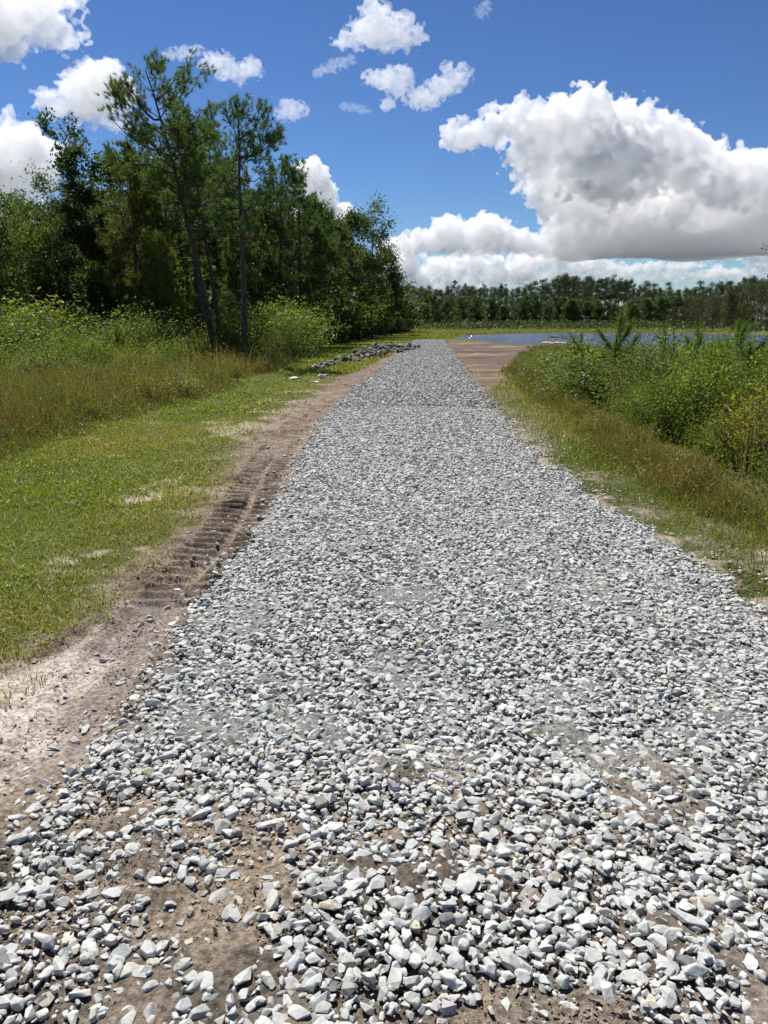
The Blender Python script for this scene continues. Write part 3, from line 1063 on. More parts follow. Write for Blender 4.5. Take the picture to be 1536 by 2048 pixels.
BIG = [(1180, 268, 60), (1120, 262, 48), (1180, 218, 28), (1172, 200, 18), (1152, 236, 28), (1215, 240, 26), (1065, 258, 40, 32), (1040, 232, 22), (1005, 255, 34, 22), (985, 240, 18), (940, 268, 32, 16), (915, 272, 20, 11), (1055, 325, 30), (1042, 355, 18), (1085, 300, 40),
       (1240, 285, 60), (1285, 246, 28), (1262, 232, 20), (1305, 280, 42), (1318, 258, 20), (1345, 315, 55), (1372, 296, 30), (1395, 340, 46), (1385, 305, 20), (1440, 325, 24), (1440, 370, 58), (1462, 345, 24), (1500, 385, 58), (1545, 330, 26), (1550, 400, 70), (1520, 345, 22),
       (1210, 345, 55, 50, -30), (1222, 305, 28, 26, -48), (1180, 340, 26, 22, -52), (1250, 330, 26, 24, -52), (1200, 385, 44, 20, -45), (1280, 300, 22, 22, -30), (1300, 345, 34, 30, -30), (1150, 350, 34, 32, -20), (1365, 365, 34, 26, -28), (1420, 390, 40, 26, -28), (1250, 380, 36, 20, -40),
       (1180, 400, 75, 60, 20), (1165, 465, 58, 50, 30), (1270, 440, 95, 75, 40), (1380, 440, 110, 80, 30), (1480, 460, 100, 60, 20), (1100, 380, 36, 42, 10), (1330, 500, 150, 30, 40), (1200, 495, 75, 25, 30), (1450, 490, 110, 36, 20)]
cloud('huge towering cumulus cloud with bright crown and flat blue-grey base above the pond', 7000, BIG, .078, 2.6, 1, (1.0, .58, .32, .15), (1.7, .85, .42, .2), .30, flat=512, depth=.55)
cloud('broad heaped white cloud high above the tall pines, beside the forest', 4200, [(185, 195, 50, 36), (205, 160, 34), (160, 180, 34), (240, 190, 34, 26), (130, 208, 34, 18), (95, 196, 20, 12), (190, 225, 60, 14), (205, 246, 30, 8)], 0.043, 2.4, 2, (.45, .26, .14), (.9, .4, .18), .45, depth=.75)
cloud('wide white cloud at the upper left corner of the sky with ragged lower edge', 4200, [(20, 20, 60, 40), (70, 25, 45, 32), (-40, 30, 70, 60), (100, 50, 36, 22), (135, 80, 26, 13), (40, 75, 40, 18), (20, 95, 30, 22), (110, 5, 40, 16)], 0.036, 2.4, 3, (.4, .26, .14), (.9, .4, .18), .6, depth=.75)
cloud('bulging cumulus cloud behind the left end of the forest', 5200, [(20, 300, 50, 42), (60, 300, 42, 36), (80, 330, 36), (20, 350, 60, 40), (70, 370, 45, 25), (-60, 320, 80, 70), (22, 258, 16, 22), (125, 310, 9, 14)], 0.042, 2.6, 4, (.5, .27, .14), (.9, .4, .18), .25, depth=.75)
cloud('torn white cloud at the top of the sky above the track', 3800, [(750, 60, 40, 28), (780, 66, 40, 22), (715, 78, 34, 16), (815, 75, 26, 16), (748, 25, 26, 20), (800, 45, 22, 16), (690, 86, 18, 9), (768, 96, 9, 9)], 0.034, 2.0, 5, (.38, .24, .13), (.8, .36, .16), .65, depth=.75)
cloud('small white puff left of the pair of middle clouds, notched above', 4200, [(775, 160, 24, 18), (808, 148, 16, 15), (750, 156, 18, 12), (800, 168, 22, 14), (775, 205, 11, 10), (790, 182, 9, 8)], 0.038, 1.6, 6, (.38, .24, .13), (.8, .36, .16), .55, depth=.75)
cloud('slanting white cloud rising to the right among the middle clouds', 4200, [(850, 195, 30, 17), (885, 172, 28, 17), (915, 155, 22, 14), (895, 140, 12, 9), (925, 140, 14, 9), (830, 198, 18, 10)], 0.036, 1.6, 7, (.38, .24, .13), (.8, .36, .16), .65, depth=.75)
cloud('small ragged cloud of two joined lobes above the tall pines', 4400, [(435, 128, 28, 15), (465, 145, 30, 13), (500, 135, 18, 14), (480, 155, 16, 8)], 0.036, 1.6, 8, (.38, .24, .13), (.8, .36, .16), .6, depth=.75)
cloud('little wispy cloud above the leaning pine', 4400, [(370, 106, 24, 11), (345, 110, 16, 8), (390, 98, 12, 7)], 0.025, 1.5, 9, (.4, .24, .13), (.8, .36, .16), .75, depth=.75)
cloud('thin curling shred of cloud below the topmost cloud', 4000, [(655, 138, 16, 7), (680, 126, 16, 7), (698, 120, 10, 7), (640, 146, 10, 7)], 0.022, 1.3, 10, (.4, .24, .13), (.8, .36, .16), .8, depth=.75)
cloud('small white cloud just right of the tall pine tops', 4400, [(580, 222, 24, 14), (600, 218, 14, 10), (575, 208, 12, 10), (565, 228, 14, 8)], 0.030, 1.5, 11, (.4, .24, .13), (.8, .36, .16), .6, depth=.75)
cloud('thin flat shred of cloud below the pair of middle clouds', 4400, [(705, 215, 20, 6), (725, 222, 14, 5), (690, 211, 9, 5)], 0.022, 1.3, 12, (.4, .24, .13), (.8, .36, .16), .75, depth=.75)
cloud('tiny wisp of cloud near the top of the sky, alone in the blue', 4200, [(962, 24, 12, 8), (972, 14, 9, 8)], 0.015, 1.3, 13, (.4, .24, .13), (.8, .36, .16), .8, depth=.75)
cloud('tall rounded cumulus tower rising behind the end of the forest', 6500, [(622, 348, 24, 26), (612, 372, 26), (634, 382, 28, 32), (606, 345, 16, 16), (644, 412, 30, 28), (655, 395, 14), (688, 420, 13, 13), (690, 440, 18, 14), (620, 440, 40, 30), (660, 440, 30, 20)], 0.090, 2.0, 14, (.6, .36, .2, .1), (1.0, .5, .25, .12), .2, depth=.8)
cloud('low heaped cumulus bank over the far trees, left of the huge cloud', 9000, [(895, 463, 32, 24), (912, 450, 16, 12), (905, 485, 60, 18), (975, 463, 38, 26), (968, 443, 20, 16), (995, 450, 18, 14), (1020, 478, 42, 20), (1065, 485, 34, 16), (850, 482, 36, 16), (800, 490, 34, 12), (1090, 498, 40, 10), (960, 492, 90, 12)], 0.075, 1.8, 15, (.7, .42, .24, .1), (1.4, .7, .35, .17), .35, depth=.9)
cloud('pale streaky cloud just over the far tree line where the track ends', 12000, [(800, 520, 34, 22), (815, 500, 18, 22), (850, 545, 50, 14), (880, 535, 30, 16), (930, 530, 50, 14), (960, 520, 30, 12), (990, 545, 60, 14), (840, 570, 80, 10), (950, 565, 80, 9)], 0.075, 1.8, 16, (.7, .5, .3), (1.6, .8, .35), .8, depth=1)
cloud('pale broken cloud under the left edge of the huge cloud', 12000, [(1060, 522, 46, 16), (1105, 512, 26, 18), (1130, 530, 30, 12), (1080, 550, 60, 11), (1160, 520, 30, 9), (1190, 528, 40, 9)], 0.075, 1.8, 19, (.7, .5, .3), (1.6, .8, .35), .8, depth=1)
cloud('long low pale cloud strip under the middle of the huge cloud', 12000, [(1230, 540, 60, 9), (1300, 534, 50, 8), (1360, 532, 40, 7), (1270, 552, 90, 8), (1400, 548, 70, 7), (1180, 560, 70, 8)], 0.075, 1.6, 20, (.7, .5, .3), (1.8, .9, .4), .8, depth=1)
cloud('bright ragged cloud low at the right edge of the sky', 10000, [(1500, 470, 24, 14), (1520, 480, 30, 20), (1490, 500, 16, 12), (1530, 520, 30, 10), (1545, 465, 24, 20), (1480, 545, 60, 7)], 0.075, 1.6, 21, (.7, .5, .3), (1.6, .8, .35), .6, depth=1)
cloud('small bright cloud scrap before the grey base of the huge cloud, left one', 5600, [(1275, 428, 30, 8), (1262, 436, 20, 7), (1290, 420, 16, 7)], 0.029, 1.5, 17, (.4, .24, .13), (.8, .36, .16), .6, depth=.75)
cloud('bright ragged cloud scrap before the grey base, lower right of the crown', 5600, [(1420, 445, 36, 14), (1445, 432, 24, 14), (1395, 456, 24, 9), (1415, 425, 16, 9)], 0.029, 1.6, 18, (.4, .24, .13), (.8, .36, .16), .6, depth=.75)

# ------------------------------------------------------------------ trees
def bent(p0, p1, n, g, wob, sag=0.0):
    t = np.linspace(0, 1, n)[:, None]
    P = np.asarray(p0) * (1 - t) + np.asarray(p1) * t
    L = np.linalg.norm(np.asarray(p1) - np.asarray(p0))
    off = np.cumsum(g.normal(size=(n, 3)), 0) * wob * L / n
    off -= off[-1] * t
    off[0] = 0
    P = P + off
    P[:, 2] += sag * L * (t[:, 0]**2 - t[:, 0])
    return P


def pine(name, seed, H, spread, cb, r0, lean=(0, 0), needle=.21, nw=.016, tuft=24, sub=(3, 6), whorl=.42, col=(0.071, 0.107, 0.029), gaps=.15, profile='round', bare=3, mats=('pinebark', 'needle'), limbs=()):
    """loblolly: long bare trunk, whorls of limbs, needles in tufts at the twig ends"""
    g = np.random.default_rng(seed)
    root = empty(name)
    T, C = MB(), MB()
    n = 14
    t = np.linspace(0, 1, n)
    tr = np.stack([lean[0] * t**1.3, lean[1] * t**1.3, H * t], 1)
    tr[1:-1, :2] += np.cumsum(g.normal(size=(n - 2, 2)), 0) * .02 * H / n
    rr = r0 * (1 - .88 * t**.9)
    rr[0] *= 1.25
    T.add(*tube(tr, rr, 8))
    at_t = lambda s: np.array([np.interp(s, t, tr[:, i]) for i in range(3)])
    P, A = [], []

    def limb(p0, d, L, rad, ntuft):
        tip = p0 + d * L
        tip[2] += L * .18
        b = bent(p0, tip, 6, g, .22, .35)
        T.add(*tube(b, rad * np.linspace(1, .3, 6), 5))
        m = max(2, int(g.integers(sub[0], sub[1] + 1) * (L / spread)**.6))
        P.append(b[-1][None])
        A.append(unit(d + [0, 0, .6])[None])
        for i in range(m):
            s = g.uniform(.35, 1.0)
            q = np.array([np.interp(s, np.linspace(0, 1, 6), b[:, j]) for j in range(3)])
            sd = unit(d * .7 + g.normal(size=3) * .6 + [0, 0, .35])
            sl = L * g.uniform(.16, .38) * (1.2 - .5 * s)
            e = q + sd * sl
            T.add(*tube(bent(q, e, 3, g, .15), [rad * .35, rad * .25, rad * .15], 4))
            nt_ = max(2, int(ntuft * sl / .11 + g.uniform(0, 1)))
            for j in range(nt_):
                u = 1 - .75 * j / max(nt_, 1) * g.uniform(.6, 1)
                P.append((q + sd * sl * u + g.normal(size=3) * .14)[None])
                A.append(unit(sd + [0, 0, .7] + g.normal(size=3) * .3)[None])

    z = cb
    while z < .985:
        f = (z - cb) / (1 - cb)
        if profile == 'round':
            pr = (math.sqrt(max(0.02, 1 - (1.75 * (f - .38))**2)) if f > .38 else .55 + .45 * f / .38)
        elif profile == 'cone':
            pr = 1.05 - f * .88
        else:
            pr = .35 + .65 * math.sin(min(1, f * 1.15) * math.pi * .8)
        for i in range(int(g.integers(3, 6))):
            if g.random() < gaps:
                continue
            az = g.uniform(0, 2 * np.pi)
            el = math.radians(g.uniform(-2, 22) + 38 * f**2)
            L = spread * pr * g.uniform(.55, 1.2)
            limb(at_t(z), np.array([math.cos(az) * math.cos(el), math.sin(az) * math.cos(el), math.sin(el)]), L, r0 * .26 * (1.15 - f), 1.6)
        z += whorl / H * g.uniform(.7, 1.3)
    for s, az, el, L in limbs:
        az, el = math.radians(az), math.radians(el)
        limb(at_t(s), np.array([math.cos(az) * math.cos(el), math.sin(az) * math.cos(el), math.sin(el)]), L, r0 * .3, 2.2)
    for j in range(4):
        P.append(tr[-1][None] + g.normal(size=(1, 3)) * .12)
        A.append(unit(np.array([[0, 0, 1.]]) + g.normal(size=(1, 3)) * .4))
    for i in range(bare):       # dead stubs below the crown
        s = g.uniform(cb * .45, cb)
        az = g.uniform(0, 6.28)
        d = np.array([math.cos(az), math.sin(az), g.uniform(-.3, .2)])
        T.add(*tube(bent(at_t(s), at_t(s) + d * g.uniform(.5, 1.6), 5, g, .25, .2), np.linspace(.02, .006, 5), 4))
    needles(C, np.concatenate(P), np.concatenate(A), needle, nw * 1.25, tuft, tuple(q * 1.3 for q in col), g, .62)
    T.build('trunk', M[mats[0]], root, True)
    C.build('crown', M[mats[1]], root)
    return root


def hardwood(name, seed, H, spread, cb, r0, leaf=.13, nl=9000, col=(0.070, 0.109, 0.026), lean=(0, 0), shape='oval', stems=1, clump=.42, droop=.3, top_sparse=0.0, mats=('bark', 'leaf'), vine=0, aspect=.55):
    g = np.random.default_rng(seed)
    root = empty(name)
    T, C = MB(), MB()
    cl, wt = [], []
    for s_ in range(stems):
        off = np.array([*(g.normal(size=2) * .25 * (stems > 1)), 0])
        top = np.array([lean[0] + off[0] * 3, lean[1] + off[1] * 3, H * (g.uniform(.85, 1) if s_ else 1)])
        tr = bent(off, top, 10, g, .10)
        tt = np.linspace(0, 1, 10)
        T.add(*tube(tr, r0 * (1 - .9 * tt) / math.sqrt(stems), 7))
        nlimb = int(g.integers(13, 19) / (1 if stems == 1 else 1.6))
        for i in range(nlimb):
            s = cb + (1 - cb) * (i + g.uniform(0, 1)) / nlimb
            f = (s - cb) / (1 - cb)
            pr = {'oval': math.sqrt(max(.03, 1 - (2 * f - .9)**2 * .92)), 'spire': 1.05 - .9 * f, 'vase': .45 + .65 * f}[shape]
            p0 = np.array([np.interp(s, tt, tr[:, k]) for k in range(3)])
            az = i * 2.4 + g.uniform(-.5, .5)
            el = math.radians(g.uniform(5, 35) + 35 * f)
            L = spread * pr * g.uniform(.65, 1.15)
            d = np.array([math.cos(az) * math.cos(el), math.sin(az) * math.cos(el), math.sin(el)])
            b = bent(p0, p0 + d * L, 6, g, .3, -.1)
            T.add(*tube(b, r0 * .3 * (1.1 - f) * np.linspace(1, .25, 6), 5))
            for j in range(int(g.integers(5, 9))):
                u = g.uniform(.25, 1.0)
                q = np.array([np.interp(u, np.linspace(0, 1, 6), b[:, k]) for k in range(3)])
                sd = unit(d + g.normal(size=3) * .8 + [0, 0, .25])
                e = q + sd * L * g.uniform(.15, .4)
                T.add(*tube(bent(q, e, 3, g, .2), [r0 * .09, r0 * .06, r0 * .03], 4))
                cl.append(e)
                wt.append(1 - top_sparse * f)
                cl.append((q + e) / 2 + g.normal(size=3) * .1)
                wt.append(.8 * (1 - top_sparse * f))
    cl, wt = np.array(cl), np.array(wt) * g.uniform(.35, 1.4, len(cl))
    k = g.choice(len(cl), nl, p=wt / wt.sum())
    sz = clump * .74 * g.uniform(.55, 1.35, len(cl))
    P = cl[k] + g.normal(size=(nl, 3)) * sz[k, None] * [1, 1, .75]
    tone = g.uniform(.65, 1.35, len(cl))[k][:, None]
    leaves(C, P, leaf * 1.18, np.array(col)[None] * tone, g, aspect, .35, 0, .25, droop)
    if vine:                    # climbing leaves wrapped round the trunk
        s = g.uniform(.02, .9, vine)
        a_ = g.uniform(0, 6.28, vine)
        rad = (.25 + .5 * np.sin(s * 9 + 1)**2 * g.uniform(.5, 1.3, vine)) * g.uniform(.3, 1, vine)**.5
        Pv = np.stack([np.interp(s, tt, tr[:, 0]) + rad * np.cos(a_), np.interp(s, tt, tr[:, 1]) + rad * np.sin(a_), s * H * .8], 1)
        V = MB()
        leaves(V, Pv, leaf * .9, (0.046, 0.075, 0.021), g, .7, .1, 0, .25, .5)
        V.build('climbing_vine', M[mats[1]], root)
    T.build('trunk', M[mats[0]], root, True)
    C.build('crown', M[mats[1]], root)
    return root


def stand(o, px, Y, label, cat='tree', group=None, rz=0):
    """sets a thing on the ground at distance Y"""
    x = gx(px, Y)
    o.location = (x, Y, float(zg(np.array([x]), np.array([Y]))[0]) - .04)
    o.rotation_euler = (0, 0, rz)
    return tag(o, label, cat, group)


def Ht(py, Y):
    return ztop(py, Y)


# the pines at the corner of the forest
stand(pine('pine_tree', 11, Ht(134, 33), 2.2, .56, .17, (-2.15, .3), .22, .015, 24, (4, 7), .36, (0.062, 0.099, 0.031), .18, 'round', 4,
           limbs=((.66, 178, 12, 2.9), (.72, 172, 22, 2.6), (.78, 186, 30, 2.2), (.84, 168, 38, 1.7), (.62, 10, 10, 2.2), (.7, 350, 20, 2.0), (.58, 260, 5, 2.0), (.9, 20, 40, 1.1))), 428, 33,
      'tallest pine leaning left, with a thin ragged top and long open limbs')
stand(pine('pine_tree', 12, Ht(300, 33.6), 1.5, .55, .13, (-.9, .4), .22, .015, 22, (3, 6), .40, (0.074, 0.104, 0.029), .15, 'round', 5), 443, 33.6,
      'slimmer pine rising from the foot of the leaning tallest pine')
stand(pine('pine_tree', 13, Ht(196, 28.5), 1.45, .50, .135, (-.05, .2), .20, .014, 26, (4, 7), .33, (0.056, 0.099, 0.034), .10, 'round', 4,
           limbs=((.60, 5, 25, 1.6), (.86, 8, 38, 1.3), (.80, 0, 20, 1.5))), 491, 28.5,
      'straight pine with a dark bare trunk, standing nearest the lawn')
stand(pine('pine_tree', 14, Ht(310, 44), 2.0, .30, .17, (.4, .2), .22, .018, 26, (4, 7), .36, (0.062, 0.102, 0.029), .10, 'round', 3), 560, 44,
      'bushy pine with limbs low on its trunk, last of the tall pines towards the track')
stand(pine('pine_tree', 15, Ht(208, 38), 2.0, .48, .15, (-.3, .2), .22, .017, 26, (4, 7), .36, (0.071, 0.104, 0.029), .08, 'round', 2), 405, 38,
      'full crowned pine close behind the leaning tallest pine')
stand(pine('pine_tree', 16, Ht(288, 37), 1.9, .25, .14, (.1, .1), .26, .018, 28, (4, 8), .32, (0.090, 0.110, 0.026), .06, 'cone', 2), 282, 37,
      'olive green pine with drooping soft foliage left of the leaning pine')
stand(pine('pine_tree', 17, Ht(470, 35), 1.6, .18, .09, (.1, .1), .24, .017, 26, (4, 7), .34, (0.096, 0.116, 0.026), .08, 'cone', 1), 330, 35,
      'young yellow-green pine under the taller pines, left of the leaning trunk')
stand(pine('pine_tree', 18, Ht(400, 40), 1.8, .22, .12, (.1, .1), .24, .017, 26, (4, 7), .34, (0.068, 0.104, 0.029), .06, 'cone', 1), 470, 40,
      'dark middle pine filling the gap behind the straight pine')
stand(pine('pine_tree', 19, Ht(352, 48), 2.0, .25, .14, (.1, .1), .24, .019, 26, (4, 7), .36, (0.059, 0.096, 0.029), .06, 'round', 1), 602, 48,
      'dense round headed pine leaning out at the right of the tall pines')

for sd, px, Y_, py, sp_, cl_, lb in ((21, 345, 39, 330, 1.9, (.075, .098, .026), 'olive pine with full low foliage right behind the leaning trunk'),
                                  (22, 250, 42, 380, 1.8, (.070, .095, .026), 'olive pine beside the vine-clad trunk, on its track side'),
                                  (23, 520, 43, 420, 1.7, (.060, .092, .028), 'dark green pine low between the straight pine and the bushy pine'),
                                  (24, 435, 45, 255, 2.0, (.062, .098, .032), 'tall full pine rising behind the straight pine, a little to its left'),
                                  (25, 630, 54, 400, 2.0, (.056, .090, .030), 'dark pine beyond the round headed one')):
    stand(pine('pine_tree', sd, Ht(py, Y_), sp_, .22, .12, (.1, .1), .25, .018, 26, (4, 7), .36, cl_, .06, 'round', 1), px, Y_, lb)

# broadleaved trees of the forest edge
stand(hardwood('broadleaf_tree', 31, Ht(296, 40), 2.0, .45, .13, .17, 5200, (0.056, 0.087, 0.034), (-1.6, .2), 'vase', 1, .30, .2, .55, vine=2600), 226, 40,
      'open crowned tree with sparse rounded leaf sprays against the sky and a vine-clad trunk')
stand(hardwood('broadleaf_tree', 32, Ht(410, 42), 2.2, .30, .13, .13, 9000, (0.068, 0.099, 0.034), (-.6, .2), 'oval', 2, .40, .4, .2), 40, 42,
      'grey-green broadleaf tree, the first at the open end of the forest')
stand(hardwood('broadleaf_tree', 33, Ht(392, 46), 2.0, .35, .13, .14, 7500, (0.071, 0.102, 0.039), (.5, .2), 'vase', 2, .38, .4, .4), 100, 46,
      'thin crowned broadleaf tree with bare arching branches at its top')
stand(hardwood('broadleaf_tree', 34, Ht(455, 37), 2.2, .12, .12, .12, 11000, (0.085, 0.113, 0.029), (.2, .2), 'oval', 3, .42, .4), 30, 37,
      'low spreading olive tree in front of the first broadleaf trees')
stand(hardwood('broadleaf_tree', 35, Ht(440, 39), 1.9, .10, .12, .12, 10000, (0.071, 0.096, 0.031), (.1, .2), 'oval', 2, .42, .4), 130, 39,
      'rounded dull green tree left of the vine-clad trunk')
stand(hardwood('broadleaf_tree', 36, Ht(430, 62), 3.0, .20, .16, .17, 10000, (0.062, 0.102, 0.029), (.2, .1), 'oval', 2, .55, .3, .2), 655, 62,
      'broad dark green tree just beyond the round headed pine')
stand(hardwood('broadleaf_tree', 37, Ht(442, 68), 2.8, .22, .16, .18, 9500, (0.071, 0.104, 0.031), (.2, .1), 'oval', 1, .55, .3, .3), 704, 68,
      'tall grey-green tree near the end of the forest, flat topped')
stand(hardwood('broadleaf_tree', 38, Ht(446, 74), 2.4, .30, .15, .20, 5200, (0.068, 0.102, 0.034), (.5, .1), 'vase', 1, .48, .3, .5), 738, 74,
      'open branched tree showing sky through its top at the end of the forest')
stand(hardwood('broadleaf_tree', 39, Ht(505, 82), 2.4, .18, .14, .20, 6500, (0.081, 0.113, 0.034), (.4, .1), 'oval', 2, .5, .3, .4), 768, 82,
      'lower light green tree stepping down where the forest ends')
stand(hardwood('broadleaf_tree', 40, Ht(560, 92), 2.2, .12, .12, .20, 5200, (0.071, 0.104, 0.034), (.2, .1), 'oval', 2, .5, .3, .2), 792, 92,
      'small rounded tree, outermost of the forest edge beside the far track')

# trees deeper in the forest
deep = [hardwood('broadleaf_tree', 60 + i, 9.0, 2.3, .12, .13, .17, 8000, [(0.062, 0.090, 0.029), (0.074, 0.096, 0.031), (0.056, 0.087, 0.026)][i], (.2, .1), 'oval', 1 + i % 2, .5, .4, .15) for i in range(3)]
deep += [pine('pine_tree', 70 + i, 9.5, 1.8, .3, .14, (.2, .1), .24, .022, 20, (3, 6), .42, (0.062, 0.093, 0.029), .1, 'round', 2) for i in range(2)]
DP = [(-60, 44, 455), (-10, 52, 450), (70, 54, 445), (150, 52, 420), (195, 47, 380), (255, 50, 330), (320, 47, 300), (365, 52, 300), (430, 50, 330), (475, 56, 370), (520, 52, 400), (545, 60, 380), (585, 62, 420), (625, 70, 440),
      (-20, 64, 465), (60, 68, 462), (140, 66, 440), (230, 66, 400), (310, 64, 380), (390, 66, 380), (460, 70, 400), (530, 76, 430), (600, 80, 450), (672, 84, 470), (715, 92, 500), (750, 100, 540), (-90, 58, 430), (-120, 46, 450), (180, 58, 420), (410, 44, 420), (500, 47, 430), (640, 58, 470), (690, 76, 490)]
fl = 'tree within the depth of the forest behind the front pines'
for i, (px, Y_, py) in enumerate(DP):
    pr = deep[[0, 3, 1, 4, 2][i % 5]] if 200 < px < 660 else deep[i % 3]
    h0 = 9.5 if pr in deep[3:] else 9.0
    sc = Ht(py, Y_) / h0
    isp = pr in deep[3:]
    lb = ('dark pine' if isp else 'dull green broadleaf tree') + ' within the depth of the forest, behind the front trees'
    gr = 'pines deep in the forest' if isp else 'broadleaf trees deep in the forest'
    x = gx(px, Y_)
    rz = g.uniform(0, 6.28)
    w_ = g.uniform(.9, 1.2)
    if not pr.get('label'):
        pr.location, pr.rotation_euler, pr.scale = (x, Y_, -.05), (0, 0, rz), (sc * w_, sc * w_, sc)
        tag(pr, lb, 'tree', gr)
    else:
        dup(pr, (x, Y_, -.05), rz, (sc * w_, sc * w_, sc), lb, gr)

# the far tree line across the pond
def far_pine(seed):
    g = np.random.default_rng(seed)
    root = empty('far_pine_tree')
    T, C = MB(), MB()
    H = 18.0
    tr = bent((0, 0, 0), (g.normal() * .5, 0, H * .97), 6, g, .05)
    T.add(*tube(tr, np.linspace(.24, .07, 6), 5))
    cl = []
    cb = g.uniform(.42, .6)
    for i in range(26):
        f = g.uniform(0, 1)
        z = H * (cb + (1 - cb) * f)
        r = 2.5 * math.sqrt(max(.06, 1 - (1.5 * f - .55)**2)) * g.uniform(.35, 1.1)
        az = g.uniform(0, 6.28)
        e = np.array([r * math.cos(az) + np.interp(z / H, np.linspace(0, 1, 6), tr[:, 0]), r * math.sin(az), z])
        b0 = np.array([e[0] - r * math.cos(az), 0, z - r * .35])
        T.add(*tube([b0, e], [.06, .02], 4))
        cl += [e, b0 * .45 + e * .55]
    cl = np.array(cl)
    n = 1500
    k = g.integers(0, len(cl), n)
    P = cl[k] + g.normal(size=(n, 3)) * [.55, .55, .34]
    leaves(C, P, .42, (0.062, 0.090, 0.039), g, .45, .4, 0, .3)
    T.build('trunk', M['pinebark'], root)
    C.build('crown', M['far'], root)
    return root


FP = [far_pine(500 + i) for i in range(6)]
def far_tree(protos, k, px, Y, py, label, group, wid=1.0, z0=0.0):
    pr = protos[k % len(protos)]
    H = pr['H'] if pr.get('H') else 18.0
    x = gx(px, Y)
    sc = (Ht(py, Y)) / H
    s3 = (sc * wid, sc * wid, sc)
    rz = random.uniform(0, 6.28)
    if not pr.get('label'):
        pr.location, pr.rotation_euler, pr.scale = (x, Y, z0), (0, 0, rz), s3
        return tag(pr, label, 'tree', group)
    return dup(pr, (x, Y, z0), rz, s3, label, group)


R = random.Random(5)
k = 0
def skyline(px):                # tops of the far pines in the photograph
    return float(np.interp(px, [780, 830, 900, 960, 1000, 1050, 1100, 1130, 1170, 1230, 1265, 1290, 1340, 1400, 1450, 1536, 1700], [572, 572, 572, 571, 572, 570, 560, 556, 556, 560, 566, 570, 574, 572, 562, 556, 556]))
for row, (Y_, step, dy) in enumerate(((330, 10, 0), (350, 9, 5), (372, 10, 6))):
    px = 720 + row * 4
    while px < 1620:
        far_tree(FP, k, px, Y_ + R.uniform(-9, 9), skyline(px) + dy + R.gauss(1, 6.0), 'tall slender pine in the far tree line across the pond', 'pines of the far tree line', R.uniform(.6, 1.0))
        k += 1
        px += step * R.uniform(.55, 1.5)
# young hardwoods in front of the far pines
FH = [hardwood('far_broadleaf_tree', 560 + i, 9.0, 2.6, .08, .13, .34, 2600, [(0.081, 0.125, 0.034), (0.068, 0.104, 0.034), (0.087, 0.119, 0.039)][i], (.2, .1), 'oval', 2, .6, .2, .1, ('bark', 'far')) for i in range(3)]
for o in FH:
    o['H'] = 9.0
for px, Y_, py in ((852, 205, 585), (878, 200, 582), (896, 215, 600), (835, 215, 606), (812, 190, 600)):
    far_tree(FH, k, px, Y_, py, 'light green broadleaf tree in the clump where the far track fades out', 'light green clump at the end of the track')
    k += 1
px = 790
while px < 1500:
    far_tree(FH, k, px, R.uniform(285, 318), R.uniform(594, 618), 'dull green understorey tree at the foot of the far pines', 'understorey of the far tree line', R.uniform(.9, 1.4))
    k += 1
    px += R.uniform(4, 8)

# wet scrubby trees on the right shore
SW = [hardwood('swamp_tree', 580 + i, 7.0, 1.3, .15, .09, .16, 1900, [(0.081, 0.087, 0.044), (0.071, 0.081, 0.042), (0.093, 0.096, 0.039)][i], (.3, .1), 'oval', 1 + i % 2, .5, .2, .45, ('bark', 'far')) for i in range(3)]
for o in SW:
    o['H'] = 7.0
px = 1335
while px < 1640:
    e = float(np.interp(px, [1335, 1400, 1450, 1500, 1640], [620, 585, 572, 566, 560]))
    far_tree(SW, k, px, R.uniform(112, 135), e + R.uniform(-4, 18), 'scrubby grey-green tree standing along the right shore of the pond', 'scrubby trees on the right shore of the pond', R.uniform(.8, 1.2), -.1)
    k += 1
    px += R.uniform(6, 13)


def snag(seed, H, r0, twigs, mat='dead', leafy=0, lean=(0, 0), curl=False):
    g = np.random.default_rng(seed)
    root = empty('dead_tree')
    T = MB()
    tr = bent((0, 0, 0), (lean[0], lean[1], H), 9, g, .10)
    T.add(*tube(tr, r0 * np.linspace(1, .15, 9), 6))
    root_parts = []
    B = MB()
    tips = []
    for i in range(twigs):
        s = g.uniform(.4, 1)
        q = np.array([np.interp(s, np.linspace(0, 1, 9), tr[:, j]) for j in range(3)])
        az = g.uniform(0, 6.28)
        d = np.array([math.cos(az), math.sin(az), g.uniform(.3, 1.2)])
        e = q + unit(d) * H * g.uniform(.05, .16)
        b = bent(q, e, 5, g, .35)
        B.add(*tube(b, r0 * .25 * np.linspace(1, .2, 5), 4))
        tips += [b[-1], b[-2]]
    if curl:
        a_ = np.linspace(0, 4.4, 14)
        B.add(*tube(np.stack([.16 - .20 * np.cos(a_ * .8), 0 * a_, H * .42 + a_ * .19], 1), np.full(14, .016), 5))
    T.build('trunk', M[mat], root, True)
    B.build('branches', M[mat], root)
    if leafy:
        C = MB()
        tp = np.array(tips)
        kk = g.integers(0, len(tp), leafy)
        leaves(C, tp[kk] + g.normal(size=(leafy, 3)) * .06, .05, (0.078, 0.102, 0.039), g, .6)
        C.build('leaves', M['leaf'], root)
    return root


stand(snag(601, Ht(552, 300), .16, 16), 1325, 300, 'pale bare dead tree poking above the far pines', 'dead tree')
stand(snag(602, Ht(556, 125), .07, 16), 1441, 125, 'thin bare dead tree rising above the scrubby shore trees', 'dead tree')
stand(snag(603, Ht(606, 108), .11, 3), 1511, 108, 'short bleached dead trunk on the right shore of the pond', 'dead tree')
stand(snag(604, Ht(500, 17), .035, 15, 'bark', 90, (.02, .1), True), 1532, 17, 'dark thin dying sapling with curled stem at the right edge of the thicket', 'dead tree')

